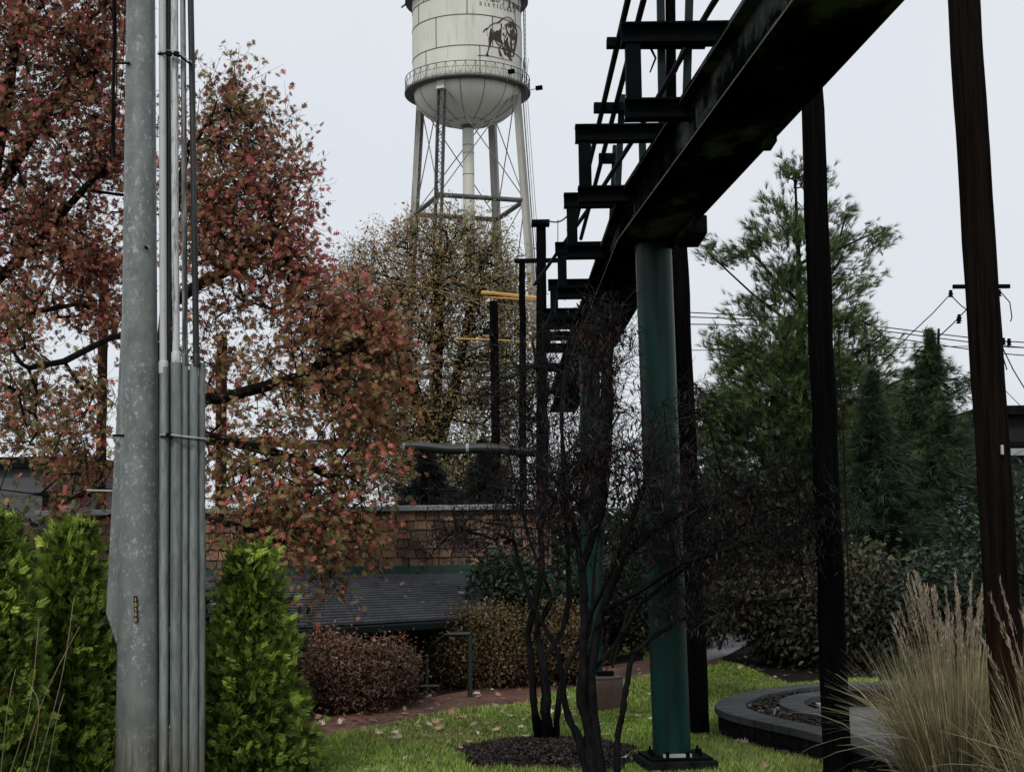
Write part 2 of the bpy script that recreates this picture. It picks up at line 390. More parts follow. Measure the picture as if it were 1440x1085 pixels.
def around(C, per, sd, flat=1.0):
    n = len(C)*per; P = np.repeat(C, per, axis=0) + rng.normal(0, sd, (n, 3))*np.array([1, 1, flat]); return P
def leaf_dirs(P, C=None, droop=.5, rnd=1.0):
    d = rng.normal(0, rnd, P.shape); d[:, 2] -= droop
    if C is not None: d += unit(P-C)*.5
    return unit(d), unit(rng.normal(size=P.shape) + np.array([0, -.4, .5]))

OAK_V = [(0,0,0),(.16,.05,.0),(.3,.36,.07),(.36,.07,0),(.54,.5,.08),(.58,.08,.0),(.8,.34,.06),(.78,.06,0),(1.1,.0,-.07),
         (.78,-.06,0),(.8,-.34,.06),(.58,-.08,0),(.54,-.5,.08),(.36,-.07,0),(.3,-.36,.07),(.16,-.05,0)]
OAK_F = [(0,1,3,13,15),(1,2,3),(3,4,5),(5,6,7),(3,5,11,13),(5,7,9,11),(7,8,9),(9,10,11),(11,12,13),(13,14,15)]
OVAL_V = [(0,0,0),(.3,.2,.04),(.65,.2,.03),(1,0,-.06),(.65,-.2,.03),(.3,-.2,.04)]
OVAL_F = [(0,1,2,3),(0,3,4,5)]
LANCE_V = [(0,0,0),(.4,.11,.05),(1,0,-.12),(.4,-.11,.05)]; LANCE_F = [(0,1,2),(0,2,3)]
def tuft(n, spread, w, back=.0):
    v = []; f = []; r = random.Random(n*7+int(spread*100))
    for i in range(n):
        a = r.uniform(0, 2*PI); th = r.uniform(.15, spread); L = r.uniform(.7, 1.1); x0 = -back*r.random()
        d = Vector((math.cos(th), math.sin(th)*math.cos(a), math.sin(th)*math.sin(a)))
        s = d.cross(Vector((r.uniform(-1,1), r.uniform(-1,1), r.uniform(-1,1)))).normalized()*w/2
        o = Vector((x0, 0, 0)); b = len(v)
        v += [tuple(o+s), tuple(o-s), tuple(o+d*L)]; f.append((b, b+1, b+2))
    return v, f
def spray(nb=7):
    """flat fern-like spray of scale foliage"""
    v = []; f = []; r = random.Random(5)
    def blade(o, a, L, w):
        b = len(v); d = Vector((math.cos(a), math.sin(a), 0)); s = Vector((-d.y, d.x, 0))
        v.extend([tuple(o), tuple(o+d*L*.5+s*w), tuple(o+d*L+Vector((0,0,-.05))), tuple(o+d*L*.5-s*w)]); f.append((b, b+1, b+2, b+3))
    blade(Vector((0,0,0)), 0, 1, .022)
    for i in range(nb):
        t = .12+.75*i/nb; L = .5*(1-t*.55)
        for sg in (-1, 1):
            a = sg*r.uniform(.55, .85); o = Vector((t, 0, r.uniform(-.03, .06)))
            blade(o, a, L, .03)
            blade(o+Vector((math.cos(a), math.sin(a), 0))*L*.4, a-sg*.5, L*.5, .028)
    return v, f

def leafy_tree(name, label, cat, base, stems, lobes, nclus, per, sd, size, cols, seed, tv=OAK_V, tf=OAK_F, mat=None, rt=.006,
               step=.3, wig=.12, up=.05, droop=.5, group=None, bark=None, rmax=None, shell=.4, k=.6, var=.25, hi=0, soft=1.12, low=None, zr=(2.4, 4.6), bright=1.6):
    t = thing(name, label, cat, base, group)
    C = lobes_pts(lobes, nclus, shell, soft)
    ch = grow(stems, C, step, wig, up, rt=rt, rmax=rmax)
    mb = MB(); chain_mesh(mb, ch)
    ax = np.array([base[0], base[1], C[:, 2].mean()-.5]); tw = 3; kk = max(1, per//tw); n = len(C)
    TD = rng.normal(size=(n, tw, 3)) + unit(C-ax)[:, None, :]*.9; TD[:, :, 2] += .15; TD = unit(TD)*(sd*1.9)*rng.uniform(.5, 1.25, (n, tw, 1))
    for i in range(n):
        for j in range(tw):
            c = C[i]; mb.tube([c, c+TD[i, j]*.5+rng.normal(0, .012, 3), c+TD[i, j]], [rt*.8, rt*.6, rt*.3], 3, caps=False)
    mb.obj('trunk', bark or M_bark, t, smooth=True)
    fr = rng.uniform(.2, 1.05, (n, tw, kk, 1))
    P = (C[:, None, None, :] + TD[:, :, None, :]*fr + rng.normal(0, sd*.16, (n, tw, kk, 3))).reshape(-1, 3); Cr = np.repeat(C, tw*kk, axis=0)
    d, nm = leaf_dirs(P, None, droop); d = unit(d + .8*unit(np.repeat(TD.reshape(-1, 3), kk, axis=0)))
    sc = size*rng.uniform(.5, 1.35, len(P))
    tint = palette(cols, len(P), P, k, seed, var)
    if low is not None:                                # the lower crown turns orange and olive
        t2 = palette(low, len(P), P, k, seed+1, var); f = np.clip((P[:, 2]-zr[0])/(zr[1]-zr[0]), 0, 1) + .25*(P[:, 0]-base[0] < 0) + rng.normal(0, .18, len(P))
        tint = np.where((f > .5)[:, None], tint, t2)
    if hi:                                             # upper outer leaves catch more colour
        tint = tint*(1+hi*np.clip((P[:, 2:3]-Cr.mean(0)[2])/3, -.6, .8))
    scatter('crown', tv, tf, basis(d, nm), P, sc, mat or M_autumn, t, np.minimum(tint*bright, .75))
    return t

# ------------------------------------------------------------------ ground, paths, beds
def sm(a, b, x): 
    t = np.clip((x-a)/(b-a), 0, 1); return t*t*(3-2*t)
def ground_z(x, y):
    return -1.5*sm(.2, -.5, x)*sm(15.9, 16.5, y)*sm(25, 24, y)
def axis(lo, hi, fine, far):
    a = list(np.arange(lo, hi+.01, fine)); s = fine; x = hi
    while x < far: s *= 1.45; x += s; a.append(x)
    s = fine; x = lo
    while x > -far: s *= 1.45; x -= s; a.insert(0, x)
    return np.array(a)
gx = axis(-9, 9, .3, 3000); gy = axis(0, 27, .3, 3000)
X, Y = np.meshgrid(gx, gy); Z = ground_z(X, Y)
nx, ny = len(gx), len(gy)
i, j = np.meshgrid(np.arange(nx-1), np.arange(ny-1)); q = (j*nx+i).ravel()
lp = np.stack([q, q+1, q+nx+1, q+nx], 1).ravel()
tag(np_obj('ground', np.stack([X.ravel(), Y.ravel(), Z.ravel()], 1), lp, np.arange(len(q))*4, M_ground), kind='structure')

def sheet(name, poly, z, mat):
    mb = MB(); n = len(poly); mb.add([(p[0], p[1], z) for p in poly], [tuple(range(n))])
    return tag(mb.obj(name, mat), kind='structure')
def catmull(pts, n=8, closed=False):
    pts = [Vector(p) for p in pts]; out = []; k = len(pts)
    rngk = range(k) if closed else range(k-1)
    for i in rngk:
        p0 = pts[i-1] if (i > 0 or closed) else pts[0]; p1 = pts[i]; p2 = pts[(i+1) % k]; p3 = pts[(i+2) % k] if (i+2 < k or closed) else pts[-1]
        for s in range(n):
            t = s/n
            out.append(.5*((2*p1)+(p2-p0)*t+(2*p0-5*p1+4*p2-p3)*t*t+(3*p1-p0-3*p2+p3)*t**3))
    if not closed: out.append(pts[-1])
    return out
lowe = catmull([G(150, 1090), G(330, 1064), G(425, 1049), G(560, 1016), G(650, 1001), G(730, 990), G(800, 972), G(920, 950), G(1010, 936)])
uppe = catmull([G(150, 1046), G(330, 1030), G(425, 1016), G(560, 990), G(640, 974), G(720, 962), G(800, 946), G(920, 926), G(1010, 912)])
path_poly = [Vector((p.x, p.y)) for p in lowe + uppe[::-1]]
sheet('brick_path', path_poly, .006, M_brick)
far_poly = [G(960, 938), G(1000, 928), G(1022, 922), G(1062, 900), G(1085, 890), G(1040, 878), G(985, 886), G(940, 905)]
far_poly = [Vector((p.x, p.y)) for p in far_poly]
sheet('paved_walk', far_poly, .010, M_paver)
# bark bed below the shrubs by the far walk
bed = [G(1012, 927), G(1040, 935), G(1075, 950), G(1110, 961), G(1200, 957), G(1300, 955), G(1420, 945), G(1420, 905), G(1180, 885), G(1066, 897)]
bed_poly = [Vector((p.x, p.y)) for p in bed]
sheet('shrub_bed', bed_poly, .005, M_mulch)
bed2_poly = [Vector((p.x, p.y)) for p in [G(330, 1033), G(425, 1020), G(500, 1004), G(600, 988), G(640, 979), G(800, 952), G(905, 934), G(905, 918), G(640, 952), G(425, 985), G(300, 1005)]]
sheet('hedge_bed', bed2_poly, .005, M_mulch)
# mulch ring round the bare trees: a low mound
mc = G(765, 1062); mr_x, mr_y = 138*S(11.2), 1.0
mv = []; mf = []; nr, na = 7, 40
for a in range(nr+1):
    for b in range(na):
        th = 2*PI*b/na; rr = a/nr*(1+.06*math.sin(3*th+1)+.04*math.sin(7*th))
        mv.append((mc.x+.02+mr_x*rr*math.cos(th), mc.y+mr_y*rr*math.sin(th), .07*(1-(a/nr)**2)+.004+(random.uniform(-.012, .012) if a < nr else 0)))
for a in range(nr):
    for b in range(na): mf.append((a*na+b, a*na+(b+1) % na, (a+1)*na+(b+1) % na, (a+1)*na+b))
mb = MB(); mb.add(mv, mf); tag(mb.obj('mulch_ring', M_mulch, smooth=True), kind='structure')

# ------------------------------------------------------------------ planter walls and patio
def resample(pts, step):
    out = [pts[0]]; acc = 0
    for a, b in zip(pts[:-1], pts[1:]):
        L = (b-a).length; s = step-acc
        while s < L: out.append(a.lerp(b, s/L)); s += step
        acc = L-(s-step)
    return out
def wall_along(name, label, cat, line, z0, z1, wid, capw, capt, blk=.26):
    line = [Vector((p[0], p[1], 0)) for p in line]
    t = thing(name, label, cat, (line[0].x, line[0].y, 0))
    pts = resample(line, blk)
    def strip(mb, w, za, zb, gap, jit, rows=1):
        for rr in range(rows):
            h = (zb-za)/rows
            off = .5*blk if rr % 2 else 0
            P = resample(line, blk) if not off else [line[0]] + resample([line[0].lerp(line[1], .5)] + line[1:], blk)
            for a, b in zip(P[:-1], P[1:]):
                d = (b-a); L = d.length
                if L < .03: continue
                d.normalize(); nrm = Vector((-d.y, d.x, 0)); g = gap/2; w2 = w/2+random.uniform(-jit, jit)
                c = random.uniform(.75, 1.2); mb.cur = (c, c, c)
                e = [a+d*g-nrm*w2, b-d*g-nrm*w2, b-d*g+nrm*w2, a+d*g+nrm*w2]
                mb.hexa([(p.x, p.y, za+rr*h+.003) for p in e] + [(p.x, p.y, za+(rr+1)*h-.003) for p in e])
    mb = MB(); strip(mb, wid, z0, z1, .008, .006, 2); mb.obj('wall_body', M_block, t)
    mb = MB(); strip(mb, capw, z1, z1+capt, .014, .007); mb.obj('cap_stone', M_cap, t, bevel=.006)
    return t
ZC = .23
def C2(px, py): return G(px, py, ZC)
outer = catmull([C2(1420, 1106), C2(1330, 1076), C2(1250, 1052), C2(1160, 1027), C2(1085, 1011), C2(1045, 1001), C2(1026, 991), C2(1040, 980), C2(1075, 971), C2(1120, 964), C2(1180, 960), C2(1260, 959), C2(1340, 961), C2(1440, 966)], 10)
wall_along('retaining_wall', 'low curved outer retaining wall of dark blocks with grey cap stones on the lawn', 'garden wall', outer, -.03, .165, .2, .25, .065)
inner = catmull([C2(1172, 1005), C2(1135, 997), C2(1112, 987), C2(1124, 978), C2(1158, 972), C2(1190, 968)], 10)
wall_along('planter_wall', 'short inner curved block wall holding the dark mulch beside the patio', 'garden wall', inner, -.03, .165, .17, .21, .065)
pl = [Vector((p.x, p.y)) for p in outer[20:] ]
fill = [Vector((p.x, p.y)) for p in catmull([C2(1165, 1028), C2(1085, 1012), C2(1045, 1002), C2(1026, 991), C2(1040, 981), C2(1075, 972), C2(1120, 965), C2(1190, 961)], 6)] + [Vector((p.x, p.y)) for p in inner[::-1]]
mb = MB(); mb.add([(p.x, p.y, .185+random.uniform(-.01, .01)) for p in fill], [tuple(range(len(fill)))]); tag(mb.obj('planter_soil', M_mulch), kind='structure')
pat = [C2(1420, 1106), C2(1330, 1076), C2(1250, 1052), C2(1160, 1027), C2(1130, 1008), C2(1128, 987), C2(1160, 974), C2(1260, 960), C2(1440, 966), C2(1500, 1000)]
sheet('patio', [Vector((p.x, p.y)) for p in outer] + [Vector((6.5, 12.0))], .012, M_patio)
# small pale step end showing between the two walls
p = G(1155, 1026); t = thing('patio_post', 'short pale stone post at the end of the inner planter wall', 'post', (p.x, p.y, 0))
mb = MB(); mb.box((p.x, p.y, .10), .045, .1, .2); mb.obj('shaft', M_capmetal, t, bevel=.004)
mb = MB(); mb.box((p.x, p.y, .212), .06, .12, .024); mb.obj('post_cap', M_capmetal, t, bevel=.003)

# ------------------------------------------------------------------ lawn blades, litter
def inpoly(P, poly):
    x, y = P[:, 0], P[:, 1]; ins = np.zeros(len(P), bool); n = len(poly)
    for a in range(n):
        x1, y1 = poly[a][0], poly[a][1]; x2, y2 = poly[a-1][0], poly[a-1][1]
        c = ((y1 > y) != (y2 > y)); xi = (x2-x1)*(y-y1)/((y2-y1) if y2 != y1 else 1e-9)+x1
        ins ^= c & (x < xi)
    return ins
outer_poly = [Vector((p.x, p.y)) for p in outer]
def lawn_ok(P, grow_=1.0):
    k = inpoly(P, path_poly) | inpoly(P, far_poly) | inpoly(P, bed_poly) | inpoly(P, outer_poly) | inpoly(P, bed2_poly)
    e = ((P[:, 0]-mc.x-.02)/mr_x)**2 + ((P[:, 1]-mc.y)/mr_y)**2
    th = np.arctan2(P[:, 1]-mc.y, P[:, 0]-mc.x)
    return ~k & (e > (.93+.1*np.sin(th*5)+.06*np.sin(th*17))**2)
N = 330000
yy = 9.6 + (22-9.6)*rng.random(N)**1.25; xx = (rng.random(N)*900+320-720)*yy/F
xx = np.where(rng.random(N) < .06, rng.uniform(-4, 5, N), xx)
Pg = np.stack([xx, yy, np.zeros(N)], 1); Pg = Pg[lawn_ok(Pg) & (ground_z(Pg[:, 0], Pg[:, 1]) > -.02)]
n = len(Pg); az = rng.uniform(0, 2*PI, n); L = rng.uniform(.022, .05, n)*(1+.3*np.sin(Pg[:, 0]*3+Pg[:, 1]*2))*np.clip(1.5-(Pg[:, 1]-10)*.08, .6, 1.3); ln = rng.uniform(.1, .7, n)
d = np.stack([np.cos(az)*ln, np.sin(az)*ln, np.ones(n)], 1)
K = np.stack([Pg, Pg+d*(L*.55)[:, None], Pg+d*L[:, None]*np.array([1.25, 1.25, .92])], 1)
wd = np.stack([np.full(n, .006), np.full(n, .0055), np.full(n, .0008)], 1)*rng.uniform(.7, 1.3, (n, 1))*(Pg[:, 1:2]/11)
side = np.stack([-np.sin(az), np.cos(az), np.zeros(n)], 1)
gt = palette([(.18, .3, .045), (.27, .42, .066), (.32, .46, .085), (.4, .46, .14)], n, Pg, 1.2, 3, .25)
dead = rng.random(n) < .07; gt[dead] = np.array([.2, .16, .08])*rng.uniform(.6, 1.2, (dead.sum(), 1))
gt = gt*(1-.5*np.clip(np.sin(Pg[:, 0:1]*2.3+1)*np.sin(Pg[:, 1:2]*1.9+.5)-.45, 0, 1)) + np.array([.09, .06, .02])*np.clip(np.sin(Pg[:, 0:1]*2.3+1)*np.sin(Pg[:, 1:2]*1.9+.5)-.45, 0, 1)
gt *= (.8+.3*np.sin(Pg[:, 0:1]*1.3+2)*np.sin(Pg[:, 1:2]*.9))
o = ribbons('lawn_grass', K, wd, side, M_blade, None, gt); tag(o, 'short green lawn grass around the trees and the columns', 'grass', kind='stuff')
# fallen leaves: on grass, path, mulch, roof
def litter(n, xy, z, size, cols):
    P = np.concatenate([xy, z[:, None]], 1); d = rng.normal(size=(n, 3)); d[:, 2] *= .3; nm = rng.normal(0, .35, (n, 3)); nm[:, 2] = 1
    return P, basis(unit(d), unit(nm)), size*rng.uniform(.6, 1.3, n), palette(cols, n)
LP = []; 
N = 1500; yy = rng.uniform(9.8, 21, N); xx = (rng.random(N)*820+340-720)*yy/F
dens = .12+.9*np.exp(-(((xx+.1)/1.3)**2+((yy-13)/1.5)**2)) + .5*np.exp(-(((xx-2)/.7)**2+((yy-12.4)/1.8)**2)) + .3*inpoly(np.stack([xx, yy], 1), path_poly)
kp = rng.random(N) < dens; xy = np.stack([xx, yy], 1)[kp]
kk = ~inpoly(xy, outer_poly); xy = xy[kk]; onl = lawn_ok(xy)
LP.append(litter(len(xy), xy, np.where(onl, .035, .02)+rng.uniform(0, .02, len(xy)), .085, [(.5, .4, .3), (.6, .5, .42), (.4, .26, .17), (.45, .25, .18)]))
xy = np.array([tuple(G(a, b))[:2] for a, b in zip(rng.uniform(420, 640, 90), rng.uniform(975, 1040, 90))])
LP.append(litter(90, xy, np.full(90, .03), .08, [(.2, .06, .05), (.16, .05, .04), (.28, .16, .1)]))
xy = np.array([(C2(a, b).x, C2(a, b).y) for a, b in zip(rng.uniform(1040, 1120, 25), rng.uniform(984, 1008, 25))])
LP.append(litter(25, xy, np.full(25, .21), .07, [(.3, .25, .2), (.2, .15, .12)]))
xy = np.array([tuple(G(a, b))[:2] for a, b in zip(rng.uniform(1060, 1260, 120), rng.uniform(925, 956, 120))])
LP.append(litter(120, xy, np.full(120, .03), .09, [(.12, .1, .08), (.06, .04, .03), (.2, .17, .14)]))
o = scatter('fallen_leaves', OAK_V, OAK_F, np.concatenate([a[1] for a in LP]), np.concatenate([a[0] for a in LP]), np.concatenate([a[2] for a in LP]), M_leaf, None, np.concatenate([a[3] for a in LP]))
tag(o, 'pale dry fallen leaves lying over the lawn and brick path', 'leaf litter', kind='stuff')
# bark chips
N = 9000; a = rng.uniform(0, 2*PI, N); r = np.sqrt(rng.random(N))
xy = np.stack([mc.x+.02+mr_x*r*np.cos(a)*.98, mc.y+mr_y*r*np.sin(a)*.98, .07*(1-r**2)+.012], 1)
N2 = 3000; xy2 = np.array([(*C2(p, q)[:2], .197) for p, q in zip(rng.uniform(1035, 1180, N2), rng.uniform(966, 1022, N2))]); xy2 = xy2[inpoly(xy2, fill)]
xy = np.concatenate([xy, xy2]); n = len(xy)
dd = rng.normal(size=(n, 3)); dd[:, 2] *= .4; nm = rng.normal(0, .6, (n, 3)); nm[:, 2] += 1
o = scatter('bark_chips', [(-.5, -.15, 0), (.5, -.2, .05), (.5, .15, 0), (-.5, .2, .05)], [(0, 1, 2, 3)], basis(unit(dd), unit(nm)), xy, rng.uniform(.02, .05, n), M_leaf, None,
            palette([(.02, .016, .014), (.035, .026, .022), (.055, .042, .036), (.01, .008, .007)], n))
tag(o, 'dark bark chips around the bare trees and in the planter', 'mulch', kind='stuff')

# ------------------------------------------------------------------ galvanised pole with conduits
dP = 9.5
base = W(194, 1112, dP); base.z = 0
t = thing('utility_pole', 'thick galvanised steel pole with conduits strapped to its side', 'utility pole', base)
mb = MB(); n = 26
pts = [W(201.5+(194-201.5)*(y+900)/2012, y, dP) for y in np.linspace(-900, 1112, 24)]
rr = [S(dP)*(20.3+(30.5-20.3)*max(0, y)/1085 if y > 0 else 20.3+y*.004) for y in np.linspace(-900, 1112, 24)]
mb.tube(pts, rr, 40); pole = mb.obj('pole', M_galv, t, smooth=True)
# long tapered guard plate down the far side
mb = MB()
def gp(px, py, dd): return W(px, py, dP+dd)
fr = [gp(177, 330, .02), gp(148.5, 862, .02), gp(163, 905, .02), gp(186, 905, .02), gp(190, 330, .02)]
bk = [q + Vector((0, .07, 0)) for q in fr]
mb.add(fr+bk, [(0,1,2,3,4), (9,8,7,6,5)] + [(i, (i+1) % 5, 5+(i+1) % 5, 5+i) for i in range(5)])
mb.obj('cable_guard', M_galv, t, bevel=.008)
def conduit(name, mat, x0, y0, x1, y1, w, dd=0., label=None, coll=None):
    mb = MB(); k = max(4, int(abs(y1-y0)/90))
    pts = [W(x0+(x1-x0)*i/k+(random.uniform(-.35, .35) if 0 < i < k else 0), y0+(y1-y0)*i/k, dP+dd) for i in range(k+1)]
    mb.tube(pts, S(dP)*w/2, 16); return mb.obj(name, mat, t, smooth=True, label=label)
up_l = [('conduit', M_pvc, 227, -400, 229.8, 524, 10.5, -.03, 'clean pale grey upper conduit'),
        ('cable', M_pvcb, 236.3, -400, 237.5, 620, 7.5, .01, 'black cable between the conduits'),
        ('conduit', M_pvcs, 243.2, -400, 247.6, 515, 10.5, -.03, 'white upper conduit streaked black'),
        ('conduit', M_pvcd, 255, -400, 260.2, 512, 8, -.03, 'thin weathered upper conduit'),
        ('conduit', M_pvcb, 262, -400, 276, 514, 9, -.02, 'black upper conduit')]
low_l = [(231, 516, 230.5, 1112, 13.5, -.03), (248, 510, 247.5, 1112, 16, -.04), (260.5, 508, 260.5, 1112, 9.5, -.03), (272.8, 512, 272.5, 1112, 13, -.02), (284.3, 510, 283.5, 1112, 9.5, .0), (266.5, 520, 266.5, 1112, 8, .06)]
for a in up_l: conduit(*a)
for a in low_l: conduit('conduit', M_conduit, *a)
for x, y, w, m in ((230, 516, 13.6, M_pvc), (247.7, 503, 13.5, M_pvcs), (260.3, 506, 10, M_pvcd), (276, 506, 11, M_pvcb)):
    mb = MB(); mb.tube([W(x, y-9, dP-.03), W(x, y-6, dP-.03), W(x, y+9, dP-.03)], [S(dP)*w*.42, S(dP)*w/2, S(dP)*w/2], 16); mb.obj('coupling', m, t, smooth=True)
def wrap(pts, mat, w=2.2):
    mb = MB(); mb.tube([W(x, y, dP+dd) for x, y, dd in pts], S(dP)*w/2, 6); return mb.obj('strap', mat, t, smooth=True)
wrap([(222, 76, -.05), (236, 75, -.08), (250, 76, -.09), (258, 83, -.08), (270, 92, -.07)], M_wire, 3)
wrap([(222, 73, -.05), (236, 71, -.085), (250, 72, -.09), (258, 79, -.08), (270, 88, -.07)], M_silver, 1.4)
wrap([(225, 611, -.06), (240, 611, -.1), (256, 613, -.1), (273, 615, -.09), (290, 617, -.02)], M_silver, 2.4)
wrap([(225, 614, -.06), (240, 614, -.1), (256, 616, -.1), (273, 618, -.09), (290, 620, -.02)], M_wire, 1.6)
for x0, x1, y in ((159, 174, 612), (163, 182, 89)):
    mb = MB(); mb.tube([W(x0, y, dP-.02), W(x1, y, dP-.1)], .008, 6); mb.obj('step_bolt', M_wire, t)
mb = MB(); mb.tube([W(122, 689, dP+.05), W(158, 690, dP+.05)], .006, 6); mb.obj('step_bolt', M_silver, t)
mb = MB(); b0 = W(204.5, 347, dP-.125); mb.tube([b0, b0+Vector((0, .05, 0))], .009, 10); mb.obj('bolt_hole', M_wire, t)
for sx, sy in ((237, 75), (237, 612), (248, 76)):
    mb = MB(); q = W(sx, sy, dP-.095); mb.box(q, .035, .03, .03, .4); mb.box(q+Vector((.012, -.006, -.012)), .02, .03, .02); mb.obj('clamp', M_wire, t, bevel=.004)
# stroke letters shared by the tag and the tank
def arc(cx, cy, rx, ry, a0, a1, n=10): return [(cx+rx*math.cos(R(a0+(a1-a0)*i/n)), cy+ry*math.sin(R(a0+(a1-a0)*i/n))) for i in range(n+1)]
GL = {'1': [[(.3, .8), (.5, 1), (.5, 0)]], '0': [arc(.5, .5, .35, .5, 0, 360, 20)],
      '5': [[(.8, 1), (.3, 1), (.25, .58)], arc(.48, .32, .34, .32, 130, -140)], '9': [arc(.5, .68, .33, .32, 0, 360, 16), [(.83, .68), (.75, .25), (.45, 0)]],
      'D': [[(.2, 0), (.2, 1)], [(0, 0), (.4, 0)], [(0, 1), (.4, 1)], arc(.4, .5, .5, .5, -90, 90)], 'I': [[(.5, 0), (.5, 1)], [(.25, 0), (.75, 0)], [(.25, 1), (.75, 1)]],
      'S': [arc(.5, .74, .32, .26, 20, 270, 10) + arc(.5, .25, .34, .25, 90, -160, 10)], 'T': [[(.5, 0), (.5, 1)], [(.05, .8), (.05, 1), (.95, 1), (.95, .8)], [(.3, 0), (.7, 0)]],
      'L': [[(.2, 1), (.2, 0), (.85, 0), (.85, .25)], [(0, 1), (.4, 1)]], 'E': [[(.85, .8), (.85, 1), (.2, 1), (.2, 0), (.85, 0), (.85, .2)], [(.2, .5), (.65, .5)]],
      'R': [[(.2, 0), (.2, 1), (.5, 1)], arc(.5, .76, .3, .24, 90, -90), [(.2, .52), (.5, .52), (.9, 0)], [(0, 0), (.4, 0)]], 'Y': [[(.1, 1), (.5, .5), (.9, 1)], [(.5, .5), (.5, 0)], [(.3, 0), (.7, 0)]],
      'O': [arc(.5, .5, .42, .5, 0, 360, 24)], 'A': [[(.05, 0), (.5, 1), (.95, 0)], [(.22, .35), (.78, .35)]], 'C': [arc(.5, .5, .42, .5, 45, 315, 16)],
      'J': [[(.7, 1), (.7, .25)], arc(.4, .25, .3, .25, 0, -170)]}
mb = MB(); q0 = W(190.5, 837, dP-.142); q1 = W(191.2, 874, dP-.142)
mb.bar(q0, q1, S(dP)*5.2, .006, (0, 1, 0)); tagp = mb.obj('number_tag', M_tagblack, t, bevel=.001)
mb = MB(); sz = S(dP)
for k, chh in enumerate('10590'):
    for st in GL[chh]:
        pp = [W(190.5-1.5+3*x, 840.3+k*7.1+4.6*(1-y), dP-.147) for x, y in st]
        mb.tube(pp, sz*.42, 4)
mb.obj('digits', M_taggold, tagp)

# cables hanging beside the pole
c = W(158, 250, 9.9); t = thing('hanging_cable', 'black bundle of cables hanging down beside the galvanised pole', 'cable', (c.x, c.y, c.z))
mb = MB(); mb.tube([W(160+1.2*math.sin(y*.03), y, 9.9) for y in range(-300, 260, 40)] , S(9.9)*2.6, 8, wob=.15); mb.obj('cable', M_wire, t, smooth=True)
for xa, xb, y1, w in ((163, 162, 170, .9), (176, 166, 175, 1.0), (160, 155, 230, 1.1)):
    mb = MB(); mb.tube([W(xa, -300, 9.9), W(xa, 0, 9.88), W((xa+xb)/2+2, y1*.55, 9.86), W(xb, y1, 9.9)], S(9.9)*w/1.4, 6); mb.obj('cable', M_wire, t)

# ------------------------------------------------------------------ wooden poles and posts
def wood_pole(name, label, x0, y0, x1, y1, w0, w1, d, mat, group=None, top=None, wob=.05, wig=1.2):
    b = W(x1, y1, d); t = thing(name, label, 'wooden pole', (b.x, b.y, b.z), group)
    mb = MB(); k = 22
    pts = [W(x0+(x1-x0)*i/k+random.uniform(-wig, wig)*.5, y0+(y1-y0)*i/k, d) for i in range(k+1)]
    mb.tube(pts, [S(d)*(w0+(w1-w0)*i/k)/2 for i in range(k+1)], 20, wob=wob*.5); mb.obj('shaft', mat, t, smooth=True)
    return t
def gy_(px, d): # image row where the ground lies at this depth
    return 765 + F*EYE/d*1.0 + (px-720)*math.tan(ROLL)*1
tb = wood_pole('wooden_pole', 'tall leaning brown wooden pole standing in the tall grass', 1339.5, -250, 1431, 1190, 45, 49, 7.85, M_woodbrown)
mb = MB(); q = W(1409, 632, 7.74); mb.box(q, .012, .02, .05); mb.obj('pole_tag', M_silver, tb)
td = wood_pole('wooden_pole', 'slim blackened pole passing behind the girder beside the planter', 1139, 60, 1178.5, 1098, 32, 39, 10.0, M_woodblack, wig=2.5)
mb = MB(); mb.tube([W(1163+.0352*(y-470)+ (18 if y > 560 else 16), y, 9.93) for y in range(470, 1000, 60)], .006, 5); mb.obj('ground_wire', M_woodpost, td)
tc_ = wood_pole('wooden_pole', 'dark wooden pole standing just behind the green column', 955, 318, 981.5, 1035, 21, 33, 12.4, M_woodblack)
mb = MB(); mb.box(W(957, 322, 12.4), .2, .2, .04); mb.obj('pole_cap', M_black, tc_)
for a, b in (((960, 955), (1010, 985)), ((960, 962), (1006, 982))):
    pass
wood_posts = [('dark wooden post with flat cap below the water tower', 761, 316, 764, 960, 14, 19, 24.0, 24, True),
              ('thin dark post carrying a crossbar left of the capped post', 734.5, 367, 737, 960, 9, 12, 25.5, 0, False),
              ('dark post standing alone at the end of the grey pipe', 694, 424, 703, 960, 12, 15, 25.0, 0, False)]
for lab, x0, y0, x1, y1, w0, w1, d, cap, c2 in wood_posts:
    tt = wood_pole('wooden_post', lab, x0, y0, x1, y1+4, w0, w1, d, M_woodblack, 'posts below the pipe bridge')
    if cap:
        mb = MB(); mb.box(W(x0-1, y0-2, d), S(d)*26, .3, S(d)*6); mb.obj('post_cap', M_black, tt)
    if w0 == 9:
        mb = MB(); mb.bar(W(724, 367, d), W(788, 366, d-.2), .07, S(d)*6); mb.obj('crossbar', M_black, tt)
    if w0 == 12:
        mb = MB(); mb.box(W(690, 466, d-.1), S(d)*22, .1, S(d)*8); mb.obj('bracket', M_black, tt)
wood_pole('wooden_post', 'brown post behind the red oak foliage right of the galvanised pole', 312, 470, 309, 905, 15, 17, 25.0, M_woodpost, 'posts below the pipe bridge')
wood_pole('wooden_post', 'brown post behind the red oak foliage left of the galvanised pole', 146, 380, 139, 905, 13, 16, 25.0, M_woodpost, 'posts below the pipe bridge')

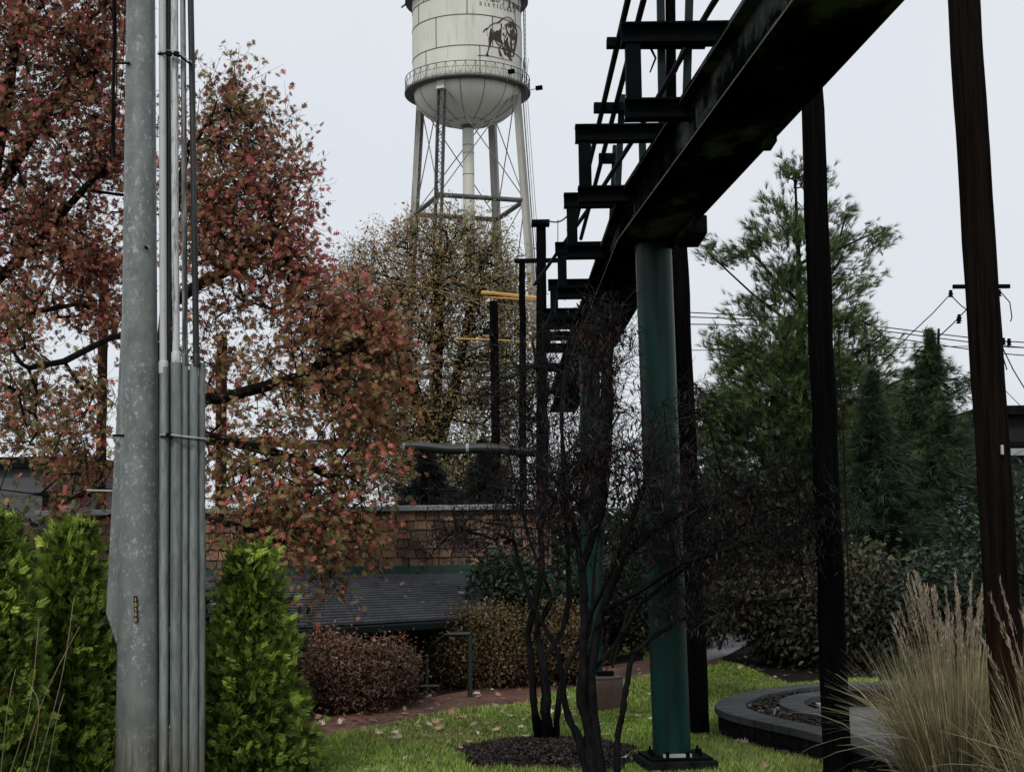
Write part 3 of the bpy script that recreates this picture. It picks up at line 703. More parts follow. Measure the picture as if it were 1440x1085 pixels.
# long jacketed pipe carried by the posts
a, b = W(250, 618, 24.8), W(760, 634, 24.6); t = thing('overhead_pipe', 'long horizontal grey jacketed pipe passing behind the oak', 'pipe', a)
mb = MB(); pts = [a.lerp(b, i/24) + Vector((0, 0, .02*math.sin(i*1.3))) for i in range(25)]; mb.tube(pts, S(24.7)*7, 16, wob=.04); mb.obj('pipe', M_bigpipe, t, smooth=True)
for px in (418, 500, 538, 566, 658, 712):
    q = a.lerp(b, (px-250)/510); w = .05 if px != 566 else .12
    mb = MB(); mb.tube([q-Vector((w/2, 0, 0)), q+Vector((w/2, 0, 0))], S(24.7)*7.5, 16); mb.obj('pipe_band', M_capmetal if px in (538, 566, 658) else M_bigpipe, t, smooth=True)

# ------------------------------------------------------------------ pipe bridge
DG = 10.5
p0 = Vector((.79, DG, 0)); u1 = Vector((-.082, 1, 0)).normalized(); u2 = Vector((-.012, 1, 0)).normalized()
ZB, ZT = EYE+2.2, EYE+2.53            # girder bottom and top
WG = .43
nr1 = Vector((u1.y, -u1.x, 0)); nr2 = Vector((u2.y, -u2.x, 0))
root = p0 + nr1*WG/2; root.z = ZB
br = thing('pipe_bridge', 'black steel pipe bridge running overhead on green columns', 'pipe bridge', root)
def girder(a, b, nrm, name, lab=None):
    mb = MB(); tf = .022
    for s0 in (0.085, WG-.085):
        c0 = a + nrm*s0; c1 = b + nrm*s0
        for zz, ww in ((ZT-tf/2, .17),):
            mb.bar(c0+Vector((0,0,zz)), c1+Vector((0,0,zz)), ww, tf)
        mb.bar(c0+Vector((0,0,(ZB+ZT)/2)), c1+Vector((0,0,(ZB+ZT)/2)), .014, ZT-ZB-2*tf-.002)
    c0 = a+nrm*WG/2; c1 = b+nrm*WG/2
    mb.bar(c0+Vector((0,0,ZB+tf/2)), c1+Vector((0,0,ZB+tf/2)), WG, tf)
    L = (b-a).length
    # conduit pipe clipped along the far flange edge
    mb.tube([c0+nrm*(WG/2-.03)+Vector((0,0,ZB-.03)), c1+nrm*(WG/2-.03)+Vector((0,0,ZB-.03))], .022, 8)
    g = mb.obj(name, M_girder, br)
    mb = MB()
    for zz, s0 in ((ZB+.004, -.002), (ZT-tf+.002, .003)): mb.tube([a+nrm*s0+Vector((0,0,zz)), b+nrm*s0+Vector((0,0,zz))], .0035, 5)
    mb.obj('edge_highlight', M_edge, g)  # thin added strips carry the painted edge highlight
    return g
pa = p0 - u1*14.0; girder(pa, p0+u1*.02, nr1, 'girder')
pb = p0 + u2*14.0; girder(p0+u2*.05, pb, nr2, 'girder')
# long pipes lying on the girder, cross frames
def gpos(d):      # left edge of the girder at depth d
    return p0 + (u1 if d < DG else u2)*((d-DG)/(u1.y if d < DG else u2.y))
mb = MB(); mb.tube([gpos(-3)+nr1*.2+Vector((0,0,ZT+.07)), gpos(DG)+nr1*.2+Vector((0,0,ZT+.07)), gpos(24)+nr2*.2+Vector((0,0,ZT+.07))], .065, 14); mb.obj('pipe', M_black, br, smooth=True)
mb = MB(); mb.tube([gpos(-3)+nr1*.35+Vector((0,0,ZT+.05)), gpos(DG)+nr1*.35+Vector((0,0,ZT+.05)), gpos(24)+nr2*.35+Vector((0,0,ZT+.05))], .045, 12); mb.obj('pipe', M_black, br, smooth=True)
for k, d in enumerate([6.13] + [8.17*(1+.25*i) for i in range(7)]):
    g = gpos(d); nr = nr1 if d < DG else nr2
    lx = [.82, .67, .49, .478, .46, .437, .40, .385][k]
    L = Vector((lx, d, 0)); Rr = g + nr*(WG+.02)
    zl = ZT-.057; zu = EYE+2.86+.06
    mb = MB(); mb.ibeam(Vector((L.x, d, zl)), Vector((g.x+.085, d, zl)), .11, .115, .012); mb.obj('cross_beam', M_black, br)
    ov = .27 if k == 2 else 0
    mb = MB(); mb.ibeam(Vector((L.x-.012, d, zu)), Vector((Rr.x+.1, d, zu)), .11, .12, .012); mb.obj('cross_beam', M_black, br)
    mb = MB(); mb.bar(Vector((L.x+.055, d, zl+.06)), Vector((L.x+.055, d, zu-.062)), .088, .088, (0, 1, 0)); mb.obj('upright', M_black, br, bevel=.006)
    mb = MB(); mb.bar(Vector((Rr.x-.02, d, ZT+.003)), Vector((Rr.x-.02, d, zu-.062)), .075, .075, (0, 1, 0)); mb.obj('upright', M_black, br, bevel=.006)
    mb = MB(); q = g+nr*.07; mb.box((q.x, d+.95, ZT+.055), .12, .16, .105); mb.obj('pipe_support', M_greensteel, br, bevel=.006)
bolt0 = None
for k, d in enumerate([6.13] + [8.17*(1+.25*i) for i in range(7)]):
    g = gpos(d); nr = nr1 if d < DG else nr2
    mb = MB(); q = g+nr*.082; mb.box((q.x, d, ZT-.17), .012, .17, .2, math.atan2(-nr.x, nr.y)*0); mb.obj('splice_plate', M_black, br, bevel=.003)
    for dy in (-.05, .05):
        for dz in (-.06, .06):
            p = Vector((q.x-.008, d+dy, ZT-.17+dz)) - br.location
            if bolt0 is None:
                mb = MB(); mb.tube([br.location, br.location+Vector((-.016, 0, 0))], .014, 6); bolt0 = bo = mb.obj('bolt', M_greensteel, br)
            else:
                bo = bolt0.copy(); COL.objects.link(bo); bo.parent = br
            bo.location = p
mb = MB(); q = gpos(DG)+nr1*.56; mb.box((q.x, DG+.1, ZB+.08), .16, .5, .14); mb.obj('end_bracket', M_black, br, bevel=.01)
mb = MB(); q = gpos(7.9)+nr1*(WG+.015); mb.box((q.x, 7.9, ZB+.0), .05, .2, .05); mb.obj('clip_bracket', M_black, br)

# second, higher rack of two thin pipes on T frames
rk = thing('pipe_rack', 'high steel rack of two thin pipes behind the bridge frames', 'pipe rack', W(929, 200, 14.6))
HZ = 5.0
def hp(px, py, d): return W(px, py, d)
arms = [(14.6, 853, 992, 61), (16.75, 835, 884, 152), (18.9, 842, 873, 223)]
for d, xa, xb, y in arms:
    mb = MB(); mb.bar(hp(xa, y, d), hp(xb, y, d), .12, S(d)*13); mb.obj('rack_arm', M_black, rk)
for name, mt, x0, y0, x1, y1, w, d in (('rack_post', M_greensteel, 928, -60, 934, 330, 11, 14.7), ('rack_post', M_greensteel, 971, -60, 960, 330, 11, 14.7), ('rack_post', M_greensteel, 875, 134, 867, 300, 9, 16.9), ('rack_post', M_greensteel, 865, 205, 859, 330, 7, 19.0), ('rack_post', M_greensteel, 903, 190, 905, 280, 10, 16.9)):
    a = hp(x0, y0, d); b = hp(x1, y1, d); b = a+(b-a)*(a.z/(a.z-b.z)); mb = MB(); mb.bar(a, b, S(d)*w, .08, (0, 1, 0)); mb.obj(name, mt, rk)
a = hp(942, -60, 14.9); b = hp(946, 330, 14.9); b = a+(b-a)*(a.z/(a.z-b.z)); mb = MB(); mb.tube([a, b], S(14.9)*7.5, 12); mb.obj('rack_post', M_woodblack, rk, label='dark wooden rack post')
for xo in (0, 21):
    pts = []
    for d, k in ((11.5, 0), (14.6, 0), (16.75, 0), (18.9, 0), (24, 0)):
        yv = 765 - F*4.98/d - 4
        xv = 704 + (765-yv)*(.234 + xo/21*.029)
        pts.append(hp(xv, yv, d))
    mb = MB(); mb.tube(pts, .032, 8); mb.obj('rack_pipe', M_wire, rk)
mb = MB(); mb.tube([hp(915, 68, 14.6), hp(922, 82, 14.6), hp(914, 102, 14.6)], [.014, .012, .008], 6); mb.obj('rack_brace', M_wire, rk)
mb = MB(); mb.bar(hp(963, 66, 14.6), hp(949, 100, 14.6), .06, .05); mb.obj('rack_brace', M_wire, rk)
# single slanting pipe running away on the far side
t = thing('slanting_pipe', 'single thin pipe running away left behind the bridge frames', 'pipe', W(880, 213, 14))
mb = MB(); pts = [hp(x, y, F*3.9/(765-y)) for x, y in ((1040, -52), (1000, 10), (960, 78), (892, 194), (831, 289), (772, 372), (752, 400))]; mb.tube(pts, .025, 8); mb.obj('pipe', M_wire, t)
mb = MB()
for i in range(5):
    s = .3+.1*i; q = pts[1].lerp(pts[0], s); mb.tube([q+Vector((0, 0, -.03)), q+Vector((.02, 0, .07))], .02, 6)
mb.obj('pipe_clip', M_wire, t)
# sagging cable with little drops from the capped post
t = thing('sagging_cable', 'thin sagging cable with short drops strung from the capped post', 'cable', W(772, 311, 23))
mb = MB(); cp = [W(772+32*s, 311-14*s-0+7*math.sin(PI*s), 23-3*s) for s in np.linspace(0, 1, 9)]; mb.tube(cp, .012, 5); mb.obj('cable', M_wire, t)
mb = MB(); mb.tube([W(784.5, 309, 22), W(784.5, 340, 22)], .008, 4); mb.obj('drop_wire', M_wire, t)
mb = MB(); mb.tube([W(798.5, 301, 20.5), W(799, 318, 20.5), W(797, 324, 20.5)], .008, 4); mb.obj('drop_wire', M_wire, t)

# green columns
def column(label, x0, y0, x1, y1, w, d, base=True, n=36):
    b = W(x1, y1, d); t = thing('steel_column', label, 'column', (b.x, b.y, 0), 'green columns below the bridge')
    mb = MB(); top = W(x0, y0, d); top.z = ZB-.012; bot = Vector((b.x, b.y, .1 if base else 0))
    mb.tube([top, top.lerp(bot, .3), top.lerp(bot, .7), bot], S(d)*w/2, n); sh = mb.obj('shaft', M_column, t, smooth=True)
    mb = MB(); mb.tube([top.lerp(bot, .445), top.lerp(bot, .447)], S(d)*w/2+.002, n); mb.obj('weld_seam', M_column, sh, smooth=True)
    if base:
        c = Vector((b.x+.02, b.y, 0))
        mb = MB(); mb.box(c+Vector((0, 0, .03)), .5, .5, .1, R(8)); mb.obj('pedestal', M_block, t, bevel=.01)
        mb = MB(); mb.box(c+Vector((0, 0, .09)), .44, .44, .02, R(8)); mb.obj('base_plate', M_black, t, bevel=.003)
        for a in range(8):
            q = c + Vector((math.cos(PI/4*a+.4)*.185, math.sin(PI/4*a+.4)*.185, 0)); h = random.uniform(.03, .05)
            mb = MB(); mb.tube([q+Vector((0,0,.1)), q+Vector((0,0,.125))], .018, 6); mb.tube([q+Vector((0,0,.125)), q+Vector((0,0,.125+h*.5))], .009, 6)
            mb.obj('anchor_bolt', M_black, t)
        mb = MB(); mb.box(c+Vector((-.0, -.165, .112)), .2, .03, .022, R(2)); mb.obj('shim', M_capmetal, t)
    return t
column('thick dark green steel column on a bolted base plate, nearest the camera', 918.5, 340, 945.5, 1074, 52, 10.62)
column('dark green steel column farther back, seen through the bare tree', 829, 500, 833, 968, 29, 16.9)

# ------------------------------------------------------------------ water tower
DT = 117.0; s = S(DT)
ctr = W(660.5, 400, DT); cx, cy = ctr.x, DT
def zt(py): return W(660, py, DT).z
RT = 79.2*s; z_deck = zt(131); z_top = zt(5); 
tw = thing('water_tower', 'tall cream steel water tower with painted bison and railed walkway', 'water tower', (cx, cy, 0))
mb = MB(); prof = [(RT, z_deck-.1), (RT, z_top+.3)]; mb.lathe((cx, cy, 0), prof, 96, cap=False); tank = mb.obj('tank', M_tank, tw, smooth=True)
mb = MB(); zs = [zt(21), zt(47.6), zt(89.4)]
for z in zs: mb.lathe((cx, cy, z), [(RT+.004, -.03), (RT+.03, -.03), (RT+.03, .03), (RT+.004, .03)], 96, cap=False)
for k, (z0, z1) in enumerate(((z_deck, zs[2]), (zs[2], zs[1]), (zs[1], zs[0]), (zs[0], z_top))):
    for m_ in range(6):
        a = R(-90) + R((-31, -31.5, 11, 11)[k]) + R((14, 0, -9, 0)[k]) + m_*PI/3 + (.55 if k == 0 else 0)
        q = Vector((cx+math.cos(a)*(RT+.012), cy+math.sin(a)*(RT+.012), 0)); mb.bar(q+Vector((0, 0, z0)), q+Vector((0, 0, z1)), .06, .03, (math.cos(a), math.sin(a), 0))
mb.obj('plate_seams', M_tdark, tank)
mb = MB(); mb.lathe((cx, cy, 0), [(RT*1.13, z_top), (RT*1.13, z_top+.12), (RT*.55, z_top+2.1), (.3, z_top+3.1)], 64); mb.obj('roof', M_tdark, tw, smooth=True)
zb = zt(177); hd = z_deck-.1 - zb
prof = [(max(.05, RT*.985*math.sin(a)), z_deck-.1-hd*1.0*math.cos(a)) for a in np.linspace(.02, PI/2, 22)]
mb = MB(); mb.lathe((cx, cy, 0), prof, 96, cap=False); dome = mb.obj('dome_bottom', M_dome, tw, smooth=True)
mb = MB()
for m_ in range(14):
    a = 2*PI*m_/14+.12; mb.tube([(cx+math.cos(a)*(r+.012), cy+math.sin(a)*(r+.012), z-.01) for r, z in prof[4:]], .022, 5)
mb.lathe((cx, cy, 0), [(prof[5][0]+.03, prof[5][1]-.02), (prof[5][0]+.03, prof[5][1]+.03)], 64, cap=False)
mb.obj('dome_seams', M_tdark, dome)
RD = 91*s
mb = MB(); mb.lathe((cx, cy, 0), [(RT+.02, z_deck-.02), (RD, z_deck-.02), (RD, z_deck-.16), (RD-.1, z_deck-.2), (RT+.02, z_deck-.2)], 96, cap=False); mb.obj('walkway', M_tdark, tw)
mb = MB(); hr = 1.05; rr_ = RD-.06
for zz, w in ((hr, .035), (.62, .018), (.06, .02)): mb.tube([(cx+math.cos(a)*rr_, cy+math.sin(a)*rr_, z_deck+zz) for a in np.linspace(0, 2*PI, 97)], w, 5, caps=False)
NP = 40
for k in range(NP):
    a = 2*PI*k/NP; b = 2*PI*(k+.5)/NP; c = 2*PI*(k+1)/NP
    A = lambda an, z: Vector((cx+math.cos(an)*rr_, cy+math.sin(an)*rr_, z_deck+z))
    mb.tube([A(a, 0), A(a, hr)], .025, 4); mb.tube([A(a, hr), A(b, .06)], .018, 4); mb.tube([A(b, .06), A(c, hr)], .018, 4)
mb.obj('railing', M_tdark, tw)
# riser
mb = MB(); mb.lathe((cx, cy, 0), [(8.3*s, 0), (8.3*s, zb+.35)], 40); rs = mb.obj('riser_pipe', M_tank, tw, smooth=True)
mb = MB(); mb.lathe((cx, cy, 0), [(8.9*s, zb-.3), (10*s, zb-.02), (10*s, zb+.15)], 40, cap=False); mb.obj('riser_collar', M_tdark, rs)
for py in (205, 216, 246, 277):
    mb = MB(); mb.lathe((cx, cy, zt(py)), [(8.34*s, -.02), (8.6*s, -.02), (8.6*s, .02), (8.34*s, .02)], 40, cap=False); mb.obj('riser_seam', M_tdark, rs)
# legs
phi = [R(244), R(334), R(64), R(154)]      # front, right, back, left
def legp(k, z): 
    r = RT*.985 + .068*(z_deck-.6-z); return Vector((cx+math.cos(phi[k])*r, cy+math.sin(phi[k])*r, z))
ztop = zt(128)
zstr = [zt(288), zt(288), zt(288), zt(288)]; zs1 = zt(292); zs2 = zs1-13.5
def lattice(k, mb, z0, z1, w=.5):
    a, b = legp(k, z0), legp(k, z1); rad = Vector((math.cos(phi[k]), math.sin(phi[k]), 0)); tn = Vector((-rad.y, rad.x, 0))
    for sg in (-1, 1): mb.bar(a+tn*sg*w/2, b+tn*sg*w/2, .09, .42, rad)
    n = int((b-a).length/.42)
    for i in range(n):
        p, q = a.lerp(b, i/n), a.lerp(b, (i+1)/n); sg = 1 if i % 2 else -1
        for rd in (.2, -.2):
            mb.bar(p+tn*sg*w/2*.96+rad*rd, q-tn*sg*w/2*.96+rad*rd, .05, .02, rad)
for k in range(4):
    mb = MB(); lattice(k, mb, 0, ztop-.2, .56 if k == 0 else .5)
    a, b = legp(k, 0), legp(k, ztop-.2); rad = Vector((math.cos(phi[k]), math.sin(phi[k]), 0))
    if k: mb.bar(a-rad*.24*(1 if k == 2 else -1), b-rad*.24*(1 if k == 2 else -1), .62, .03, rad)   # cover plate
    lg = mb.obj('leg', M_tleg if k else M_tdark, tw, label='dark laced front leg' if k == 0 else None)
    mb = MB(); mb.bar(legp(k, ztop-1.1), legp(k, ztop+.25), .66, .5, rad); mb.obj('leg_head', M_tank, lg)
for z in (zs1, zs2):
    for k in range(4):
        mb = MB(); mb.tube([legp(k, z), legp((k+1) % 4, z)], .2, 10); mb.obj('strut', M_tdark if k < 4 else M_tleg, tw)
for z0, z1 in ((ztop-.5, zs1+.1), (zs1, zs2+.1), (zs2, 1.)):
    for k in range(4):
        for a, b in ((k, (k+1) % 4), ((k+1) % 4, k)):
            mb = MB(); mb.tube([legp(a, z0), legp(b, z1)], .045, 5); mb.obj('tie_rod', M_rod, tw)
for k in range(4):
    mb = MB(); mb.tube([legp(k, zs1-.2), Vector((cx, cy, zs1-.6))], .025, 4); mb.obj('tie_rod', M_rod, tw)
# ladder and cables on the right leg, pipe up the tank
mb = MB(); a = R(-8); q = Vector((cx+math.cos(a)*(RT+.25), cy+math.sin(a)*(RT+.25), 0))
mb.tube([q+Vector((0, 0, z_deck)), q+Vector((0, 0, z_top+1))], .05, 6); mb.tube([q+Vector((.12, -.4, z_deck)), q+Vector((.12, -.4, z_top+1))], .03, 6)
for i in range(18): mb.tube([q+Vector((0, 0, z_deck+.4*i+.2)), q+Vector((.12, -.4, z_deck+.4*i+.2))], .015, 4)
mb.obj('ladder', M_tdark, tw)
mb = MB()
for o_ in (.42, .6, .78): mb.tube([legp(1, 2)+Vector((o_, -.1, 0)), legp(1, 20)+Vector((o_, -.1+.1*o_, 0)), legp(1, ztop)+Vector((o_+.1, 0, 0)), legp(1, ztop)+Vector((o_+.3, -.2, 2))], .05 if o_ < .5 else .022, 5)
mb.obj('cable_run', M_tdark, tw)
# flood lights
for px, py, an in ((758.5, 124, 0), (719.5, 101, 1)):
    fl = W(px, py, DT-1.6 if not an else DT-RD+.6)
    mb = MB(); mb.bar(fl+Vector((-.3, 0, -.02)), fl+Vector((.25, 0, .06)), .5, .36, (0, -.4, 1)); f = mb.obj('floodlight', M_black, tw, bevel=.04)
    mb = MB(); mb.tube([fl, fl+Vector((-.75, .1, -.12)) if not an else fl+Vector((-.4, .2, -.7))], .035, 5); mb.obj('bracket', M_tdark, f)
fl = W(567, 9, DT-1); mb = MB(); mb.tube([fl+Vector((-.15, 0, -.12)), fl+Vector((.3, 0, .25))], .07, 6); mb.obj('floodlight', M_black, tw)

# painted marks on the tank: small cells of paint laid on the curved plate
def on_tank(px, py):
    v = ray(px, py); rt = RT+.035
    A = v.x*v.x+v.y*v.y; B = -2*(v.x*cx+v.y*cy); Cc = cx*cx+cy*cy-rt*rt; D = B*B-4*A*Cc
    if D <= 0: return None
    return EYEv + v*((-B-math.sqrt(D))/(2*A))
Z = 10.286
def zp(*pts): return [(640+x/Z, y/Z) for x, y in pts]
fills = [zp((400,465),(418,432),(450,405),(482,402),(474,420),(440,436),(410,470)),
  zp((525,400),(538,470),(545,505),(560,430),(576,470),(600,438),(622,450),(662,408),(672,440),(668,560),(690,610),(688,640),(610,602),(560,566),(530,600),(508,690),(492,670),(483,560),(500,480)),
  zp((488,560),(520,600),(498,690),(474,780),(496,815),(446,815),(444,796),(470,740),(484,670)),
  zp((640,300),(690,262),(720,258),(690,285),(640,335),(600,345),(600,330)),
  zp((735,350),(780,318),(830,325),(868,365),(897,430),(906,500),(898,600),(874,720),(852,822),(820,832),(790,806),(760,730),(730,705),(718,650),(705,620),(742,560),(770,520),(745,450),(728,400)),
  zp((625,700),(662,745),(672,812),(648,818),(630,745)), zp((690,690),(720,650),(770,720),(802,830),(832,872),(800,872),(756,806),(715,790),(700,750)),
  zp((560,570),(610,598),(668,622),(690,642),(692,715),(640,700),(610,640)),
  zp((660,338),(678,338),(676,430),(664,440)), zp((700,400),(715,400),(712,425),(700,425)), zp((690,480),(715,470),(705,515),(690,520)), zp((715,520),(735,505),(735,540),(715,545))]
holes = [zp((752,345),(798,330),(832,365),(805,400),(792,455),(800,500),(775,480),(752,430)), zp((805,420),(832,385),(840,395),(820,450),(808,470)), zp((850,395),(888,455),(890,500),(868,480),(842,520),(838,470)),
  zp((772,500),(802,560),(792,640),(812,705),(782,670),(764,590)), zp((822,592),(852,570),(868,602),(840,645),(822,630)), zp((806,770),(838,738),(842,800),(820,815)), zp((825,660),(860,640),(850,700),(830,715)),
  zp((720,660),(740,690),(732,720),(716,700)), zp((742,720),(760,750),(752,780),(736,750)), zp((582,585),(640,615),(672,640),(668,660),(620,630)), zp((625,655),(650,660),(645,680),(625,672)), zp((660,670),(680,668),(682,700),(664,694)),
  zp((540,610),(560,640),(552,665),(540,650))]
dark2 = [zp((755,350),(795,338),(830,368),(806,395),(770,400)), zp((806,440),(850,420),(870,470),(840,500),(810,505))]
lines = [(zp((480,402),(510,366),(560,340),(612,330),(655,298),(702,262),(750,247),(800,260),(838,300),(858,350),(885,390)), 1.15),
  (zp((330,803),(420,803),(520,815),(600,832),(690,852),(760,870),(830,880)), .8), (zp((722,360),(742,420),(748,480),(735,520)), 1.0), (zp((462,430),(456,470),(470,520)), .6), (zp((690,645),(715,610),(712,560)), 1.0),
  (zp((745,350),(730,380),(740,420)), 1.2), (zp((500,480),(520,410)), .9), (zp((640,715),(700,850)), .7), (zp((700,690),(745,700),(790,770)), .9)]
def glyph(ch, x, y, w, h, shear, lw):     # baseline-left in px
    for st in GL[ch]: lines.append(([(x+w*a, y-h*b+shear*w*a) for a, b in st], lw))
for ch, x, y in zip('DISTILLERY', (370, 437, 487, 560, 612, 664, 715, 764, 808, 852), (68, 76, 84, 97, 107, 120, 135, 153, 168, 184)):
    glyph(ch, 640+x/Z-1.5, y/Z, 3.1, 4.0, .3, .62)
glyph('L', 691.5, 1.4, 4.5, 13, .2, 1.3); glyph('O', 697.7, 2.6, 5, 7, .2, 1.0); glyph('J', 705, 6.5, 4.8, 8, .3, .8)
glyph('T', 713.2, 9.3, 7, 14, .3, 1.5); glyph('R', 721, 11.2, 3.6, 8, .4, .9); glyph('A', 725.3, 13.3, 3.2, 8, .5, .8); glyph('C', 729, 15.5, 2.6, 8, .6, .8); glyph('E', 732, 18, 2.2, 8, .7, .7)
for ch, x, y in zip('BUFFA', (652, 661, 669, 677, 684.5), (-1.5, -1.2, -.8, -.3, .3)): glyph(ch, x, y, 6.5, 8 if ch != 'B' else 13, .1, 1.2) if ch in GL else None
def inp(poly, X, Y): return inpoly(np.stack([X, Y], 1), poly)
cs = .34; gxx = np.arange(640, 738, cs); gyy = np.arange(-16, 90, cs); XX, YY = np.meshgrid(gxx, gyy); xx = XX.ravel()+cs/2; yy = YY.ravel()+cs/2
ink = np.zeros(len(xx), bool)
for p in fills: ink |= inp(p, xx, yy)
for p in holes: ink &= ~inp(p, xx, yy)
for p in dark2: ink |= inp(p, xx, yy)
for pl_, lw in lines:
    for (x1, y1), (x2, y2) in zip(pl_[:-1], pl_[1:]):
        L2 = (x2-x1)**2+(y2-y1)**2+1e-9; tt = np.clip(((xx-x1)*(x2-x1)+(yy-y1)*(y2-y1))/L2, 0, 1)
        ink |= (xx-x1-tt*(x2-x1))**2+(yy-y1-tt*(y2-y1))**2 < (lw/2)**2
def decal(name, mask, top):
    mb = MB()
    for x, y in zip(XX.ravel()[mask], YY.ravel()[mask]):
        c4 = [on_tank(x, y+cs), on_tank(x+cs, y+cs), on_tank(x+cs, y), on_tank(x, y)]
        if None not in c4 and c4[2].z < z_top-.02: mb.add(c4, [(0, 1, 2, 3)])
    return mb.obj(name, M_ink, tank)
decal('bison_emblem', ink & (yy > 22.5), 0); decal('lettering', ink & (yy <= 22.5), 0)

# ------------------------------------------------------------------ shingled building
DB = 18.7
bl = W(330, 760, DB); br_ = W(775, 757, DB)
b = thing('shingled_building', 'low building with cedar shingle upper wall and dark grey roof', 'building', (bl.x, DB, -1.5))
zw0 = W(560, 796, DB).z; zw1 = W(560, 719, DB).z
xl, xr = bl.x-2.5, br_.x
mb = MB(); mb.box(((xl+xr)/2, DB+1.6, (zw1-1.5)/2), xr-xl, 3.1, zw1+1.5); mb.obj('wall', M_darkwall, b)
mb = MB(); rows = 6; rh = (zw1-zw0)/rows
for r_ in range(rows):
    x = xl + random.uniform(0, .1)
    while x < xr:
        w = random.uniform(.06, .21); c = random.choice([(.14, .082, .05), (.175, .1, .06), (.115, .068, .045), (.2, .118, .07), (.09, .06, .045), (.16, .105, .07)]); k = random.uniform(.6, 1.5)
        mb.cur = tuple(v*k for v in c); zb_ = zw0 + r_*rh + random.choice([0, 0, random.uniform(-.03, .03)]) + random.uniform(-.008, .008); zt_ = zw0+(r_+1)*rh+.02
        x2 = min(x+w-random.uniform(.006, .016), xr)
        mb.hexa([(x, DB-.002, zb_), (x2, DB-.002, zb_), (x2, DB+.03, zb_), (x, DB+.03, zb_), (x, DB+.025, zt_), (x2, DB+.025, zt_), (x2, DB+.04, zt_), (x, DB+.04, zt_)]); x += w
mb.obj('shingle_cladding', M_shingle, b)
mb = MB(); mb.box(((xl+xr)/2, DB+.05, zw1+.04), xr-xl+.1, .22, .07); mb.obj('coping', M_capmetal, b, bevel=.01)
zfl = W(560, 808, DB-.12).z
mb = MB(); mb.bar((xl, DB-.06, (zw0+zfl)/2), (xr-.55, DB-.06, (zw0+zfl)/2), .1, zw0-zfl+.02); mb.obj('flashing', M_gflash, b)
# roof: stepped courses from the flashing down to the eave
e0 = W(240, 889, 14.4); e1 = W(600, 869, 16.6); ex = (e1-e0)/(e1.x-e0.x)
er = Vector((W(702, 862, 17.1).x, 17.1, e1.z)); el = e0 - (e1-e0)*.8; el.z = e0.z; e0.z = e1.z = er.z = (e0.z+e1.z)/2; el.z = er.z
tl = Vector((xl, DB-.02, zfl+.02)); tr_ = Vector((W(690, 806, DB).x, DB-.02, zfl+.02))
mb = MB(); NC = 20
for k in range(NC):
    a0, a1 = el.lerp(tl, k/NC), er.lerp(tr_, k/NC); b0_, b1_ = el.lerp(tl, (k+1)/NC), er.lerp(tr_, (k+1)/NC)
    nx_ = 46; cuts = sorted([0, 1] + [min(.999, max(.001, (i+random.uniform(-.3, .3)+(.5 if k % 2 else 0))/nx_)) for i in range(1, nx_)])
    for s0, s1 in zip(cuts[:-1], cuts[1:]):
        c = random.uniform(.75, 1.2)*.075; mb.cur = (c, c*1.04, c*1.1); g = .0003
        A, B_ = a0.lerp(a1, s0+g), a0.lerp(a1, s1-g); Cq, Dq = b0_.lerp(b1_, s1-g), b0_.lerp(b1_, s0+g); up = Vector((0, 0, .016)); 
        mb.hexa([A-up, B_-up, Cq-up, Dq-up, A+up, B_+up, Cq+Vector((0,0,.002)), Dq+Vector((0,0,.002))])
mb.obj('roof', M_roof, b)
mb = MB(); lv = Vector((0, 0, -.16)); mb.add([el+lv, er+lv, tr_+lv, tl+lv], [(0, 1, 2, 3)]); mb.obj('roof_deck', M_darkwall, b)
mb = MB(); mb.bar(el+Vector((0, -.05, -.075)), er+Vector((0, -.05, -.075)), .09, .09); mb.obj('gutter', M_greensteel, b, bevel=.02)
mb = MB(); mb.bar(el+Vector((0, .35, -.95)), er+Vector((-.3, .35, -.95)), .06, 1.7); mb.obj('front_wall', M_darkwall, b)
# leaves on roof
n = 46; A = np.array([tuple(e0.lerp(er, s0).lerp(tl.lerp(tr_, .45+.55*s0), t0)) for s0, t0 in rng.random((n, 2))]); 
Pq, Bq, Sq, Tq = litter(n, A[:, :2], A[:, 2]+.03, .1, [(.4, .38, .36), (.3, .25, .22)])
o = scatter('roof_leaves', OAK_V, OAK_F, Bq, Pq, Sq, M_leaf, None, Tq); tag(o, 'a few pale fallen leaves caught on the grey roof', 'leaf litter', kind='stuff')

# handrail by the steps
hb = W(661, 977, 15.7); t = thing('handrail', 'dark green metal handrail beside the steps between two hedges', 'handrail', (hb.x, hb.y, 0))
mb = MB(); mb.tube([Vector((hb.x, hb.y, 0)), W(661, 893, 15.7)], .025, 10); mb.obj('post', M_greenrail, t, smooth=True)
mb = MB(); mb.tube([W(662, 891, 15.7), W(630, 891.5, 15.75), W(626, 893, 15.8), W(584, 929, 16.6), W(560, 950, 17.1)], .021, 10); mb.obj('rail', M_greenrail, t, smooth=True)
mb = MB(); mb.tube([W(560, 965, 15.9), W(618, 964, 15.75)], .016, 8); mb.obj('lower_rail', M_greenrail, t, smooth=True)
mb = MB(); mb.tube([Vector((W(600, 900, 16.3).x, 16.3, -.4)), W(600, 914, 16.3)], .022, 10); mb.obj('post', M_greenrail, t, smooth=True)

